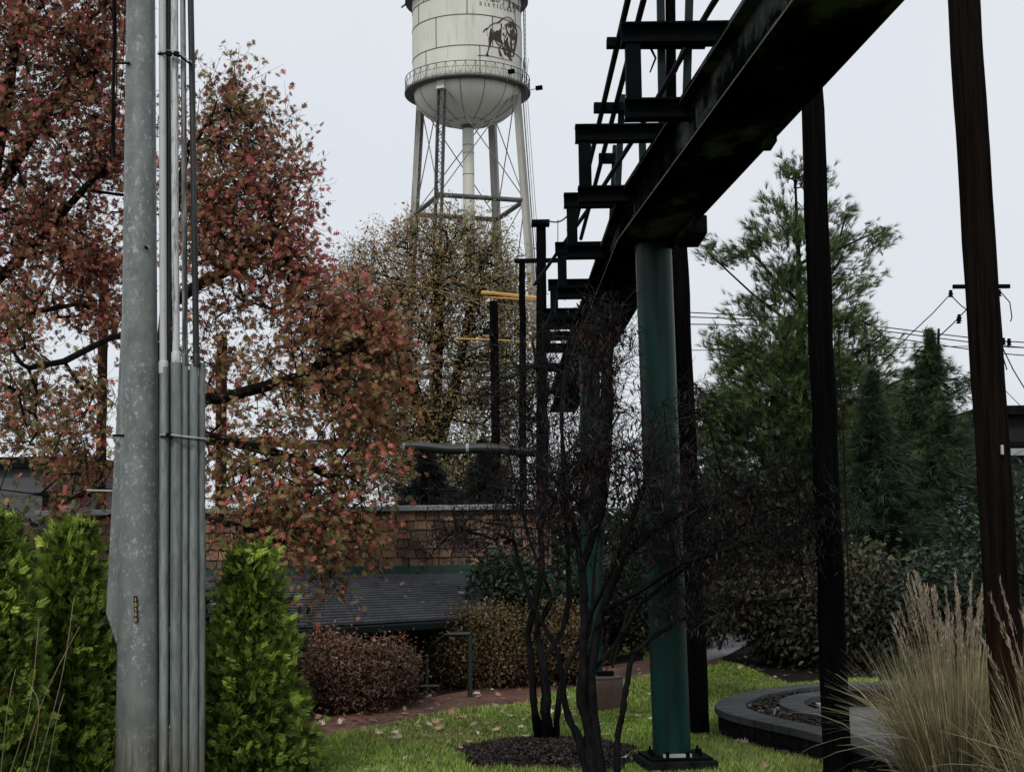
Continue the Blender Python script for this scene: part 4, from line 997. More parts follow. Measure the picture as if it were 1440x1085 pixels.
# brown box by the path, behind the bare trees
bb = G(846, 1001); t = thing('utility_box', 'brown rounded utility box standing on the lawn by the brick path', 'utility box', (bb.x, bb.y, 0))
mb = MB(); cc = Vector((bb.x, bb.y+.22, 0)); mb.lathe((cc.x, cc.y, 0), [(.232, 0), (.228, .2), (.225, .29), (.218, .3)], 32); mb.obj('body', M_boxbrown, t, smooth=True)
mb = MB(); mb.lathe((cc.x, cc.y, 0), [(.222, .302), (.222, .318), (.19, .326)], 32); ld_ = mb.obj('lid', M_boxbrown, t, smooth=True)
mb = MB(); mb.box((cc.x+.05, cc.y-.03, .35), .17, .1, .045); mb.obj('handle', M_black, ld_, bevel=.008)

# slim white post by the far walk
q = G(1000, 905); t = thing('white_post', 'slim white post beside the pale walk, behind the dark poles', 'post', (q.x, q.y, 0))
mb = MB(); mb.tube([(q.x-.03, q.y, .0), W(997, 782, q.y)], .03, 10); mb.obj('shaft', M_white, t, smooth=True)
mb = MB(); mb.box((q.x-.03, q.y, .05), .1, .1, .1); mb.obj('foot', M_whitewall, t, bevel=.01)

# far buildings
def block(name, label, x0, x1, ytop, d, depth, mat, roofmat, rh=.3, ov=.3, win=None):
    a, c = W(x0, ytop, d), W(x1, ytop, d); t = thing(name, label, 'building', ((a.x+c.x)/2, d, 0))
    mb = MB(); mb.box(((a.x+c.x)/2, d+depth/2, a.z/2-.25), c.x-a.x, depth, a.z+.5); w = mb.obj('wall', mat, t)
    mb = MB(); mb.box(((a.x+c.x)/2, d+depth/2, a.z+rh/2+.003), c.x-a.x+2*ov, depth+2*ov, rh); mb.obj('roof', roofmat, t)
    for (wx0, wx1, wy0, wy1) in win or []:
        p, q = W(wx0, wy1, d), W(wx1, wy0, d)
        mb = MB(); mb.box(((p.x+q.x)/2, d-.03, (p.z+q.z)/2), q.x-p.x, .05, q.z-p.z); mb.obj('window', M_wire, t)
    return t
block('grey_shed', 'grey sided building behind the oak at the left edge', -260, 118, 662, 34, 8, M_greywall, M_darkwall, .25, .2, [(-40, -10, 690, 730), (60, 84, 690, 730)])
w2 = block('brick_building', 'dark brick building with pale base band at the right edge', 1396, 1900, 584, 46, 12, M_darkbrick, M_darkwall, .28, .35)
a, c = W(1396, 636, 46), W(1900, 636, 46)
mb = MB(); mb.box(((a.x+c.x)/2, 45.9, a.z), c.x-a.x, .2, .22); mb.obj('base_band', M_capmetal, w2)
mb = MB(); mb.box(((a.x+c.x)/2, 45.88, a.z+.24), c.x-a.x, .2, .16); mb.obj('dark_band', M_wire, w2)
block('white_sided_building', 'low white sided building behind the right pole', 1400, 1800, 686, 38, 6, M_whitewall, M_darkwall, .12, .15)

# telephone pole with cross arm and wires
DTP = 48.0; q = W(1383, 800, DTP); t = thing('telephone_pole', 'distant telephone pole with crossarm behind the brown wooden pole', 'telephone pole', (q.x, q.y, 0))
mb = MB(); mb.tube([(q.x, q.y, 0), W(1380.5, 392, DTP)], [.16, .12], 12); mb.obj('shaft', M_woodpost, t, smooth=True)
mb = MB(); mb.bar(W(1340, 403, DTP-.2), W(1420, 402.5, DTP-.2), .12, .13); mb.obj('crossarm', M_woodblack, t)
mb = MB(); mb.bar(W(1366, 489, DTP-.2), W(1412, 479, DTP-.2), .1, .08); mb.obj('crossarm', M_woodblack, t)
for px, py in ((1337, 413), (1405, 412), (1348, 450), (1411, 480), (1419, 481), (1349, 447)):
    mb = MB(); p = W(px, py, DTP-.25); mb.lathe(p, [(.02, -.12), (.09, -.1), (.05, -.05), (.09, 0), (.05, .05), (.07, .1), (.02, .13)], 10); mb.obj('insulator', M_black, t, smooth=True)
mb = MB()
for pts in (((1336, 414), (1312, 440), (1280, 470), (1230, 520)), ((1405, 408), (1420, 425), (1423, 446), (1421, 452)), ((1409, 487), (1425, 520), (1442, 548)), ((1408, 490), (1410, 500), (1416, 520)), ((1338, 416), (1352, 430), (1366, 440)), ((1362, 432), (1340, 455), (1300, 492))):
    mb = MB(); mb.tube([W(x, y, DTP-.3) for x, y in pts], .022, 4); mb.obj('drop_wire', M_wire, t)
def wire(label, pts, d0, d1, w=.018, mat=None, grp='overhead wires across the right sky'):
    t = thing('overhead_wire', label, 'wire', W(*pts[0], d0), grp); n = len(pts)
    mb = MB(); P3 = [W(x, y, d0+(d1-d0)*i/(n-1)) for i, (x, y) in enumerate(pts)]
    if n > 2: P3 = catmull(P3, 6)
    mb.tube(P3, w, 5, caps=False); mb.obj('wire', mat or M_wire, t)
lab = ['topmost of the thin wires crossing behind the conifer', 'second thin wire from the top behind the conifer', 'third thin wire from the top behind the conifer', 'lowest thin wire at the right sky edge behind poles']
wire(lab[0], [(900, 436), (1150, 450), (1420, 480), (1600, 484)], 46, 47.8); wire(lab[1], [(900, 443), (1150, 455), (1420, 487), (1600, 494)], 46, 47.8)
wire(lab[2], [(900, 455), (1150, 462), (1420, 498), (1600, 505)], 46, 47.8); wire(lab[3], [(900, 492), (1150, 492), (1380, 487), (1600, 498)], 46, 47.8, .013)
wire('thin wire sloping down to the right sky edge', [(1413, 548), (1440, 575), (1500, 630)], 46, 45, .012)
g2 = 'golden lines beside the posts'
for k, (pts, w, lb) in enumerate([(((678, 411), (700, 413), (762, 420)), .04, 'thick golden bar above the lone post, topmost'), (((680, 418), (720, 420), (764, 425)), .02, 'golden line just below the thick golden bar'),
        (((500, 383), (600, 405), (700, 427), (762, 436)), .011, 'long thin golden wire sloping from the far tree'), (((640, 476), (700, 478), (760, 482)), .018, 'lowest golden line crossing the lone post'), (((520, 375), (620, 392), (700, 408)), .007, 'faint golden wire above the long thin one')]):
    wire(lb, list(pts), 33, 32, w, M_yellow if w > .015 else M_tanwire, g2)
t = thing('slanting_branch_pipe', 'thin pale green pipe sloping up to the lone post', 'pipe', W(575, 518, 26))
mb = MB(); mb.tube([W(560, 522, 26), W(620, 506, 26), W(694, 481, 25.4)], .018, 8); mb.obj('pipe', M_greenrail, t, smooth=True)

# ------------------------------------------------------------------ broadleaf trees
RED = [(.34,.065,.075), (.24,.065,.055), (.2,.09,.055), (.25,.115,.065), (.17,.095,.045), (.13,.1,.04), (.1,.06,.035), (.3,.1,.075), (.21,.12,.065), (.16,.12,.05)]
BRN = [(.22,.08,.055), (.27,.12,.07), (.15,.075,.045), (.12,.085,.038), (.3,.065,.07), (.1,.06,.03), (.2,.11,.06), (.13,.1,.045)]
ORG = [(.27,.14,.065), (.22,.135,.06), (.16,.125,.05), (.3,.12,.07), (.18,.15,.06), (.32,.09,.07), (.15,.1,.05), (.12,.11,.045)]
dO = 15.6
ob = W(232, 905, dO); ob.z = 0
stems = [[ob, W(232, 760, dO), W(230, 640, dO), W(232, 480, dO), W(240, 330, dO), W(262, 215, dO)],
         [W(231, 640, dO), W(290, 612, dO-.2), W(400, 640, dO-.4), W(470, 672, dO-.5)], [W(231, 655, dO), W(165, 690, dO-.2), W(95, 700, dO-.3), W(0, 688, dO-.5)],
         [W(232, 560, dO), W(310, 560, dO-.3), W(420, 530, dO-.4), W(520, 470, dO-.4)], [W(232, 470, dO), W(160, 472, dO-.3), W(90, 508, dO-.4), W(-10, 527, dO-.5)],
         [W(238, 420, dO), W(320, 380, dO), W(390, 330, dO-.2)], [W(232, 700, dO), W(300, 730, dO-.3), W(400, 760, dO-.5)], [W(231, 700, dO), W(120, 735, dO-.3), W(30, 770, dO-.5)]]
lobA = [(325,150,dO,52,52,.5), (350,215,dO,75,70,.7), (370,300,dO,75,80,.9), (330,370,dO,90,90,1), (410,400,dO,55,70,.8), (450,455,dO-.2,80,65,.9,1.2), (525,500,dO-.2,55,60,.6,1.1), (430,540,dO-.3,110,60,1.0,.9),
        (510,580,dO-.2,60,70,.6,.9), (390,610,dO-.3,90,50,.9,.45), (470,660,dO-.4,90,55,.8,.95), (370,705,dO-.4,85,55,.8,1.25), (440,745,dO-.5,85,50,.8,1.0), (350,765,dO-.5,60,45,.6,1.0), (448,808,dO-.6,38,36,.4,.6), (500,740,dO-.4,40,50,.5,.8),
        (300,300,dO,50,120,.8), (300,520,dO,50,120,.8,.6), (330,640,dO,50,50,.8,.8), (110,620,dO-.3,70,60,.8,.45), (40,600,dO-.4,60,60,.8,.45), (120,690,dO-.3,50,30,.5,.8), (130,560,dO-.3,45,60,.6,.6), (60,740,dO-.4,70,40,.6,.4), (30,480,dO-.3,60,60,.7,.35)]
leafy_tree('oak_tree', 'red and russet oak with drooping limbs right behind the galvanised pole', 'tree', ob, stems, lobA, 1700, 12, .2, .082, RED, 1.3, rt=.0036, up=-.04, droop=.6, shell=.6, rmax=.09, soft=1.12, low=ORG, bright=1.6)
dB = 17.5
ob = W(-70, 880, dB); ob.z = 0
stems = [[ob, W(-60, 650, dB), W(-40, 430, dB), W(0, 200, dB), W(40, -60, dB), W(60, -260, dB)], [W(-40, 430, dB), W(60, 330, dB-.3), W(150, 230, dB-.4)], [W(-20, 300, dB), W(70, 150, dB), W(140, 60, dB)], [W(-50, 520, dB), W(40, 440, dB-.3), W(150, 420, dB-.5)],
         [W(20, 60, dB), W(110, -60, dB), W(170, -120, dB)]]
lobB = [(30,50,dB,90,80,1.0,1.3), (110,90,dB,65,75,.8,1.2), (150,0,dB,50,70,.7), (50,180,dB,90,80,1.0,1.3), (125,240,dB,55,70,.8,1.2), (40,310,dB,80,70,1.0,1.3), (120,370,dB,70,70,.8,1.3), (20,420,dB,70,45,.8,1.0), (140,440,dB,50,40,.6,.8),
        (150,180,dB,30,90,.5,.7), (60,-120,dB,130,100,1.2,.6), (-90,200,dB,90,250,1.3,.45), (-60,520,dB,110,110,1.2,.4), (60,560,dB,60,50,.8,.5), (245,250,dB,35,130,.7,.5), (90,640,dB,70,40,.7,.35)]
leafy_tree('oak_tree', 'tall brownish red oak filling the upper left corner of the view', 'tree', ob, stems, lobB, 1900, 12, .22, .088, BRN, 4.1, rt=.0036, up=.02, droop=.5, shell=.6, rmax=.09, soft=1.12, bright=1.6)

# autumn tree in front of the tower legs
dM = 38; mb_ = W(612, 900, dM); mb_.z = 0
TAN = [(.25,.165,.08), (.21,.16,.07), (.28,.155,.085), (.18,.155,.065), (.2,.175,.08)]
OLV = [(.15,.14,.05), (.13,.14,.05), (.2,.16,.065), (.24,.15,.07), (.2,.13,.065), (.1,.115,.045), (.3,.17,.09), (.16,.15,.06)]
stems = [[mb_, W(612, 700, dM), W(612, 600, dM), W(618, 450, dM), W(610, 340, dM)], [W(611, 640, dM), W(580, 540, dM), W(540, 430, dM)], [W(612, 640, dM), W(636, 560, dM), W(660, 440, dM), W(690, 390, dM)]]
lobM = [(488,440,dM,34,50,1.4,.8), (485,520,dM,36,60,1.4,.7), (728,470,dM,28,50,1.0,.6), (725,560,dM,34,60,1.0,.6), (610,560,dM,80,50,1.8,.7), (560,620,dM,60,50,1.6,.7), (640,650,dM,70,50,1.6,.6), (600,325,dM,38,24,1.2,.7), (655,330,dM,42,26,1.2,.7), (560,345,dM,42,30,1.4,.8), (690,360,dM,36,36,1.2,.8), (520,375,dM,40,34,1.3,.8), (625,365,dM,60,40,1.6), (500,400,dM,26,30,1.0,.6), (575,415,dM,75,46,1.8), (665,415,dM,60,50,1.8), (712,410,dM,26,46,1.0,.8),
        (545,475,dM,60,50,1.6), (625,480,dM,70,48,1.8,.85), (695,480,dM,42,48,1.4,.85), (570,545,dM,55,45,1.4,.7), (660,555,dM,65,50,1.4,.6), (520,560,dM,50,60,1.2,.8), (600,610,dM,70,40,1.4,.45), (690,630,dM,45,40,1.2,.6), (580,660,dM-1,80,40,1.4,.5), (660,680,dM-1,60,40,1.4,.5)]
leafy_tree('autumn_tree', 'olive and tan autumn tree standing in front of the water tower legs', 'tree', mb_, stems, lobM, 3600, 17, .36, .088, TAN, 2.2, OVAL_V, OVAL_F, rt=.006, step=.5, shell=.6, low=OLV, zr=(4.5, 8.6), bright=1.6, var=.14)

# dark evergreens behind the shingled building
def spruce(name, label, px, ytop, ybase, d, wpx, n, cols, seed, group=None, tv=None, size=.2):
    tv, tf = tv or tuft(16, .8, .06, .9)
    b = W(px, 765, d); b.z = 0; top = W(px, ytop, d); t = thing(name, label, 'tree', (b.x, b.y, 0), group)
    H = top.z; mb = MB(); mb.tube([b, Vector((b.x, b.y, H*.5)), top], [.02*H, .012*H, .004*H], 8)
    P = []; D = []; nb = int(n/34); zlo = W(px, ybase, d).z
    for i in range(nb):
        s0 = (i+rng.random())/nb; z = zlo + (H-zlo)*s0**1.25; a = rng.uniform(0, 2*PI); L = wpx*S(d)*(1-((z-zlo)/(H-zlo)))**.95*rng.uniform(.35, 1.35)*(1+.25*math.sin(a*2+seed))+.05
        dr = Vector((math.cos(a), math.sin(a), 0)); c0 = Vector((b.x, b.y, z)); pts = [c0 + dr*L*q + Vector((0, 0, L*(-.42*q+.5*q*q))) for q in (0, .35, .7, 1)]
        if L > .2: mb.tube(pts, [.006+L*.008, .006+L*.005, .004, .002], 4, caps=False)
        for k in range(int(34*(1-.6*s0))):
            q = rng.random()**.6; j = min(2, int(q*3)); c = pts[j].lerp(pts[j+1], q*3-j) if q < 1 else pts[3]
            sp = (1-q*.6)*L*.35; tn = Vector((-dr.y, dr.x, 0)); o = rng.normal(0, 1)
            P.append(tuple(c + tn*o*sp*.6 + Vector((0, 0, -abs(rng.normal(0, .16)))))); dd = dr*.8 + tn*np.sign(o)*rng.uniform(.2, 1) + Vector((0, 0, rng.normal(-.25, .35))); D.append(tuple(dd))
    mb.obj('trunk', M_barkdark, t, smooth=True)
    P = np.array(P); D = unit(np.array(D)); n = len(P)
    scatter('crown', tv, tf, basis(D, unit(rng.normal(size=(n, 3)))), P, size*rng.uniform(.7, 1.3, n), M_needle, t, palette(cols, n, P, 1.1, seed, .3))
    return t
DGR = [(.018,.036,.018), (.028,.052,.024), (.04,.07,.03), (.02,.04,.022)]
spruce('spruce_tree', 'dark bluish evergreen peeking over the shingled building, left one', 600, 628, 780, 27, 95, 4000, [(.008,.012,.009), (.012,.018,.012)], 1, 'dark evergreens behind the shingled building')
spruce('spruce_tree', 'dark evergreen rising behind the right part of the shingled building', 680, 618, 780, 28, 95, 4000, [(.008,.012,.009), (.012,.02,.012)], 2, 'dark evergreens behind the shingled building')
MGR = [(.02,.045,.018), (.035,.068,.026), (.055,.1,.036), (.022,.05,.02)]
spruce('spruce_tree', 'dark green spruce with pointed top beside the brown wooden pole', 1320, 462, 960, 23, 250, 15000, MGR, 3, size=.15)
spruce('spruce_tree', 'broad dark spruce under the tall pine, left of the pointed spruce', 1235, 520, 970, 21.5, 200, 11000, DGR, 5, size=.16)
spruce('spruce_tree', 'small dark spruce hidden behind the brown wooden pole', 1405, 590, 960, 22, 140, 6000, DGR, 6, size=.16)
spruce('spruce_tree', 'shaded spruce behind the slim black pole, deep in the trees', 1130, 540, 960, 26, 260, 11000, DGR, 8, size=.2)

# tall pine
dP2 = 26.0; pb = W(1136, 900, dP2); pb.z = 0
PV, PF = tuft(20, .7, .05, .5)
stems = [[pb, W(1134, 700, dP2), W(1128, 500, dP2), W(1122, 340, dP2), W(1117, 225, dP2)]]
for (y, xe, ye) in ((560, 1000, 505), (600, 1010, 620), (470, 1040, 420), (520, 1240, 470), (430, 1200, 330), (400, 1050, 345), (560, 1300, 520), (340, 1245, 320), (440, 990, 350), (620, 1260, 590), (500, 995, 460)):
    x = 1123+(y-340)*.03; stems.append([W(x, y+25, dP2), W((x+xe)/2, (y+ye)/2+18, dP2+rng.uniform(-.6, .6)), W(xe, ye, dP2+rng.uniform(-1, 1))])
lobP = [(1118,243,dP2,28,22,.4,.7), (1085,285,dP2,26,16,.4,.6), (1150,262,dP2,26,24,.4,.5), (1180,295,dP2,30,20,.5,.5), (1072,330,dP2,32,22,.6,.6), (1118,320,dP2,32,36,.6,.7), (1180,345,dP2,45,28,.7,.6), (1238,332,dP2,24,15,.3,.8), (1030,362,dP2,36,16,.5,.6), (998,352,dP2,14,12,.3,.6), (1110,395,dP2,55,34,.9,.9), (1180,400,dP2,40,26,.8,.6), (1225,385,dP2,22,14,.4,.3),
        (1120,455,dP2,75,40,1.2,1.0), (1195,460,dP2,40,30,.8,.6), (1050,430,dP2,34,18,.6,.5), (1110,515,dP2,85,44,1.3,1.1), (1190,525,dP2,65,40,1.0,.9), (1035,505,dP2,50,34,.8,.5), (1000,475,dP2,24,16,.4,.4), (1245,490,dP2,30,18,.5,.5), (1110,590,dP2,100,60,1.4,1.1), (1200,600,dP2,80,50,1.1,1.0), (1040,600,dP2,55,55,.9,.7), (1120,680,dP2,110,60,1.4,1.0),
        (1285,522,dP2,50,18,.5,.6), (1020,690,dP2,50,60,.9,.8), (1255,560,dP2,50,32,.8,.9), (1290,600,dP2,50,40,.8,.9), (1030,565,dP2,55,40,.9,.9), (1000,620,dP2,45,50,.9,.8), (1220,660,dP2,80,50,1.1,.9)]
t = thing('pine_tree', 'tall loose pine with ragged top behind the slim black pole', 'tree', pb)
C = lobes_pts(lobP, 2100, .6); ch = grow(stems, C, .35, .1, .06, rt=.005)
mb = MB(); chain_mesh(mb, ch); mb.obj('trunk', M_barkdark, t, smooth=True)
P = around(C, 8, .1); ax = np.stack([np.full(len(P), pb.x), np.full(len(P), pb.y), P[:, 2]-.5], 1)
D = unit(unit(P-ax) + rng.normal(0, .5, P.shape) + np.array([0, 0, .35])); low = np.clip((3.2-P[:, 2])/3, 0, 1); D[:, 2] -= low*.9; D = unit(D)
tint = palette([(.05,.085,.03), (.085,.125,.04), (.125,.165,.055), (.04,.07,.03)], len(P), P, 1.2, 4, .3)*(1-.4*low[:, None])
scatter('crown', PV, PF, basis(D, unit(rng.normal(size=P.shape))), P, .16*rng.uniform(.7, 1.25, len(P)), M_needle, t, tint)

# ------------------------------------------------------------------ arborvitae
SV, SF = spray(8)
def arbor(label, px, ytop, wpx, d, n, seed, ybase=1120):
    b = W(px, 765, d); b.z = 0; top = W(px, ytop, d); H = top.z; Rw = wpx*S(d)
    t = thing('arborvitae', label, 'shrub', (b.x, b.y, 0), 'arborvitae shrubs beside the galvanised pole')
    mb = MB(); mb.tube([b, b+Vector((.02, 0, H*.5)), b+Vector((0, 0, H*.92))], [.04, .025, .006], 8)
    for k in range(34):
        a = rng.uniform(0, 2*PI); z = H*rng.uniform(.08, .8); L = Rw*(1-z/H)**.6*.8; mb.tube([b+Vector((0, 0, z)), b+Vector((math.cos(a)*L*.6, math.sin(a)*L*.6, z+L*.5)), b+Vector((math.cos(a)*L, math.sin(a)*L, z+L*1.1))], [.012, .008, .003], 5, caps=False)
    mb.obj('stem', M_bark, t, smooth=True)
    # plume shaped sub-clumps over the cone
    nc = int(n/26); P = []; D = []; Nn = []; T = []
    for i in range(nc):
        h = rng.random()**1.3*.97; a = rng.uniform(0, 2*PI); rad = Rw*(1-h**1.25)**.95*(.95+.1*math.sin(h*9+seed))*(1+.13*math.sin(3*a+seed)+.1*math.sin(7*h*PI+seed+2*a))
        depth = 1.1-.6*rng.random()**1.6; c = Vector((b.x+math.cos(a)*rad*depth, b.y+math.sin(a)*rad*depth, H*h+.02))
        out = Vector((math.cos(a), math.sin(a), 0)); tone = rng.choice([.4, .75, 1.0, 1.3]); tilt = rng.normal(0, .35)
        for k in range(26):
            q = rng.random(); pos = c + out*rng.normal(0, .045) + Vector((rng.normal(0, .045), rng.normal(0, .045), q*.26-.1))
            dd = out*rng.uniform(.1, .75) + Vector((rng.normal(0, .35), rng.normal(0, .35), rng.uniform(-.15, 1.0)))
            P.append(tuple(pos)); D.append(tuple(dd)); Nn.append(tuple(Vector((-out.y, out.x, 0))*rng.choice([-1, 1]) + Vector(rng.normal(0, .6, 3))))
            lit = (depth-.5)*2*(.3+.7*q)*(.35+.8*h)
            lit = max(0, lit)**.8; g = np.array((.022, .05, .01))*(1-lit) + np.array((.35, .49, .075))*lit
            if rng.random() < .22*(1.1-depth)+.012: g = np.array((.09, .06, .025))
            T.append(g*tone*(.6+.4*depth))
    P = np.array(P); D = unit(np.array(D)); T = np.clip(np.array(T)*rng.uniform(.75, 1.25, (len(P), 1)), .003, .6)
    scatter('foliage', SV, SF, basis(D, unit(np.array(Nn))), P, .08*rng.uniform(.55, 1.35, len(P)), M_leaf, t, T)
arbor('bright green arborvitae just right of the galvanised pole', 352, 798, 60, 10.0, 30000, 1)
arbor('golden tipped arborvitae just left of the galvanised pole', 100, 760, 66, 9.9, 30000, 2)
arbor('leftmost arborvitae cut off by the left edge of the view', -6, 750, 60, 9.3, 22000, 3)
# dry weed stalks in front of the left shrub
q = W(20, 1090, 8.9); t = thing('dry_weed', 'thin dry weed stalks in front of the left arborvitae', 'weed', (q.x, q.y, 0))
mb = MB()
for x0, y0, x1, y1, x2, y2 in ((2, 1120, 40, 1000, 55, 870), (20, 1120, 60, 985, 112, 880), (40, 1120, 85, 960, 104, 840), (0, 1100, 10, 1000, 22, 940), (35, 1120, 55, 1000, 40, 960), (60, 1120, 80, 1010, 90, 975)):
    mb.tube(catmull([W(x0, y0, 8.9), W(x1, y1, 8.85), W(x2, y2, 8.9)], 5), .0022, 4)
mb.cur = (1, 1, 1); mb.obj('stalks', mnoise('dry_stalk', [(.3, (.14, .11, .07)), (.7, (.25, .2, .13))], 20, rough=.8, bump=0), t)

# ------------------------------------------------------------------ hedges and shrubs
def shrub(name, label, lobes, base, nclus, per, sd, size, cols, seed, tv=OVAL_V, tf=OVAL_F, droop=.1, group=None, rt=.003, nst=9, mat=None, shell=.5, up=.08, var=.3, bark=None):
    b = base; t = thing(name, label, 'shrub', b, group); C = lobes_pts(lobes, nclus, shell); C[:, 2] = np.maximum(C[:, 2], .06)
    mean = C.mean(0); st = []
    for k in range(nst):
        j = rng.integers(len(C)); e = Vector(C[j]); o = Vector((b.x+(e.x-b.x)*.45, b.y+(e.y-b.y)*.45, 0)); st.append([o, o.lerp(e, .5)+Vector((0, 0, .08)), e])
    mb = MB(); chain_mesh(mb, grow(st, C, .15, .1, up, rt=rt)); mb.obj('branches', bark or M_bark, t, smooth=True)
    P = around(C, per, sd); P[:, 2] = np.maximum(P[:, 2], .02); d, nm = leaf_dirs(P, np.repeat(C, per, axis=0), droop)
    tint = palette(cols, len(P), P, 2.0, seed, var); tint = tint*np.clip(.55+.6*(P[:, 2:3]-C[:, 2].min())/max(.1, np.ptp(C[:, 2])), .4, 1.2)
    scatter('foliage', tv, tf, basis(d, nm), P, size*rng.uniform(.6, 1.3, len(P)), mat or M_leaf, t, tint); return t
dH = 14.9
shrub('hedge_shrub', 'reddish brown autumn shrub with sparse leaves by the brick path', [(505,952,dH-.2,70,42,.6), (450,940,dH-.4,42,45,.5), (555,945,dH,32,42,.5), (480,912,dH-.1,35,18,.4,.6), (530,918,dH-.1,30,14,.4,.6), (470,980,dH-.5,60,22,.4)], G(500, 1000), 1500, 14, .07, .04,
      [(.12,.07,.045), (.17,.095,.06), (.085,.055,.036), (.18,.075,.055), (.14,.1,.055), (.22,.14,.085)], 1, droop=0, nst=16)
shrub('hedge_shrub', 'olive brown rounded shrub beside the handrail', [(690,905,dH+2.0,85,48,.6,1.2), (640,910,dH+1.9,40,45,.4), (740,910,dH+2.1,55,45,.5), (700,945,dH+1.9,75,26,.4), (660,875,dH+2.0,60,22,.4,.8), (615,935,dH+1.9,28,30,.3,.5)], G(690, 968), 1800, 15, .07, .042,
      [(.13,.09,.04), (.17,.11,.05), (.1,.075,.033), (.08,.08,.03), (.2,.12,.06), (.24,.15,.08)], 3, droop=0, nst=16)
shrub('hedge_shrub', 'tan brown shrub behind the trunks of the bare trees', [(790,890,dH+2.4,45,40,.5), (770,930,dH+2.2,40,40,.5), (810,930,dH+2.2,30,30,.4,.6)], G(790, 960), 700, 14, .07, .045, [(.15,.09,.044), (.11,.07,.036), (.18,.12,.06)], 5, droop=0)
RH = [(.02,.038,.022), (.034,.056,.032), (.05,.078,.042), (.014,.024,.015)]
shrub('evergreen_shrub', 'dark glossy evergreen shrub behind the bare trees by the building', [(710,805,17.6,45,35,.5), (740,840,17.6,50,40,.6), (860,830,20.5,60,55,.7), (870,880,20.8,60,36,.5), (800,830,20,60,50,.7)], G(820, 950), 1100, 11, .1, .075, RH, 2, nst=12)
BRR = [(.035,.045,.022), (.055,.06,.03), (.08,.066,.038), (.024,.027,.016), (.095,.085,.046)]
shrub('rhododendron', 'drooping dark rhododendron overhanging the pale walk', [(1090,830,19.5,75,45,.9,1.1), (1045,846,19.3,38,28,.5,.8), (1120,880,19,55,40,.6), (1020,815,19.6,30,36,.5,.6), (1100,872,19,48,24,.5)], G(1110, 935), 1300, 13, .12, .085, BRR, 4, droop=.7, nst=12)
shrub('rhododendron', 'dark brownish rhododendron right of the slim black pole above the patio', [(1210,840,18.6,65,60,.8), (1190,900,18.3,60,45,.6), (1270,860,18.8,50,60,.7), (1160,850,18.8,45,55,.6)], G(1210, 945), 1300, 13, .12, .085, BRR, 6, droop=.6, nst=12)
shrub('evergreen_shrub', 'deep green shrub mass behind the ornamental grass', [(1320,850,18,70,70,.8), (1390,820,19,60,90,.8), (1350,920,17.6,80,40,.6), (1440,760,20,30,80,.7)], G(1340, 950), 1100, 11, .12, .085, RH, 8, nst=12)
shrub('evergreen_shrub', 'dark shrubs filling the gap behind the second green column', [(930,800,23,60,60,.8), (970,850,22.5,45,50,.6), (900,760,23.5,60,60,.8), (800,760,24,60,50,.8), (1050,760,24,80,80,.9), (1000,700,24.5,50,60,.8)], G(930, 925), 1200, 9, .15, .14, RH, 9, nst=10)
shrub('evergreen_shrub', 'shadowy shrub line behind the left arborvitae', [(60,820,13.5,120,60,.6), (220,850,13.5,80,50,.5), (60,900,13,120,50,.5), (330,900,13.6,80,40,.5)], G(100, 990), 500, 8, .13, .1, [(.012,.014,.01), (.02,.022,.014), (.03,.02,.015)], 10)

# ------------------------------------------------------------------ bare multi stem trees
def bare(label, base, stems, w0, lobes, nt, seed, nleaf, rt=.0017):
    t = thing('bare_tree', label, 'tree', base)
    C = lobes_pts(lobes, nt, .65); ch = grow(stems, C, .2, .08, .05, rt=rt, pw=.42, rmax=.026)
    mb = MB(); chain_mesh(mb, ch, .02)
    # side twiglets
    tips = C[rng.integers(0, len(C), nt*3)]
    for c in tips:
        k = rng.choice([1, 1, 1.5, 3, 5]); mb.cur = (k, k, k*.95); a = rng.normal(size=3); a[2] += .3; a = unit(a)*rng.uniform(.06, .22); m_ = c+a*.5+rng.normal(0, .008, 3)
        mb.tube([c, m_, c+a], [.0022, .0018, .001], 3, caps=False)
    mb.cur = (1, 1, 1)
    # strengthen the main stems
    for st in stems[:len(w0)]:
        k = stems.index(st); pts = catmull(st, 8); m_ = len(pts); q = rng.normal(0, 1, (m_, 3)); q = (q+np.roll(q, 1, 0)+np.roll(q, 2, 0))/3
        pts = [p + Vector(q[i])*min(.009, w0[k]*.25)*(i > 1) for i, p in enumerate(pts)]
        rd = .85*w0[k]*(1-.82*np.linspace(0, 1, m_)**1.2)*(1+.1*rng.normal(size=m_)); rd[0] *= 1.6; rd[1] *= 1.25
        mb.tube(pts, list(rd), 14, wob=.14)
    mb.obj('trunk', M_barkdark, t, smooth=True)
    P = around(C[rng.integers(0, len(C), nleaf)], 1, .06, 1); P[:, 2] -= .05
    d = rng.normal(0, .35, P.shape); d[:, 2] -= 1; nm = rng.normal(size=P.shape)
    scatter('dead_leaves', LANCE_V, LANCE_F, basis(unit(d), unit(nm)), P, .06*rng.uniform(.4, 1.3, nleaf), M_leaf, t, palette([(.03,.014,.012), (.02,.012,.01), (.055,.015,.015), (.035,.024,.018), (.014,.01,.009), (.02,.014,.012)], nleaf, P, 1.5, seed, .35))
dk = 11.7
def w(x, y, dd=0.): return W(x, y, dk+dd)
b1 = G(770, 1047)
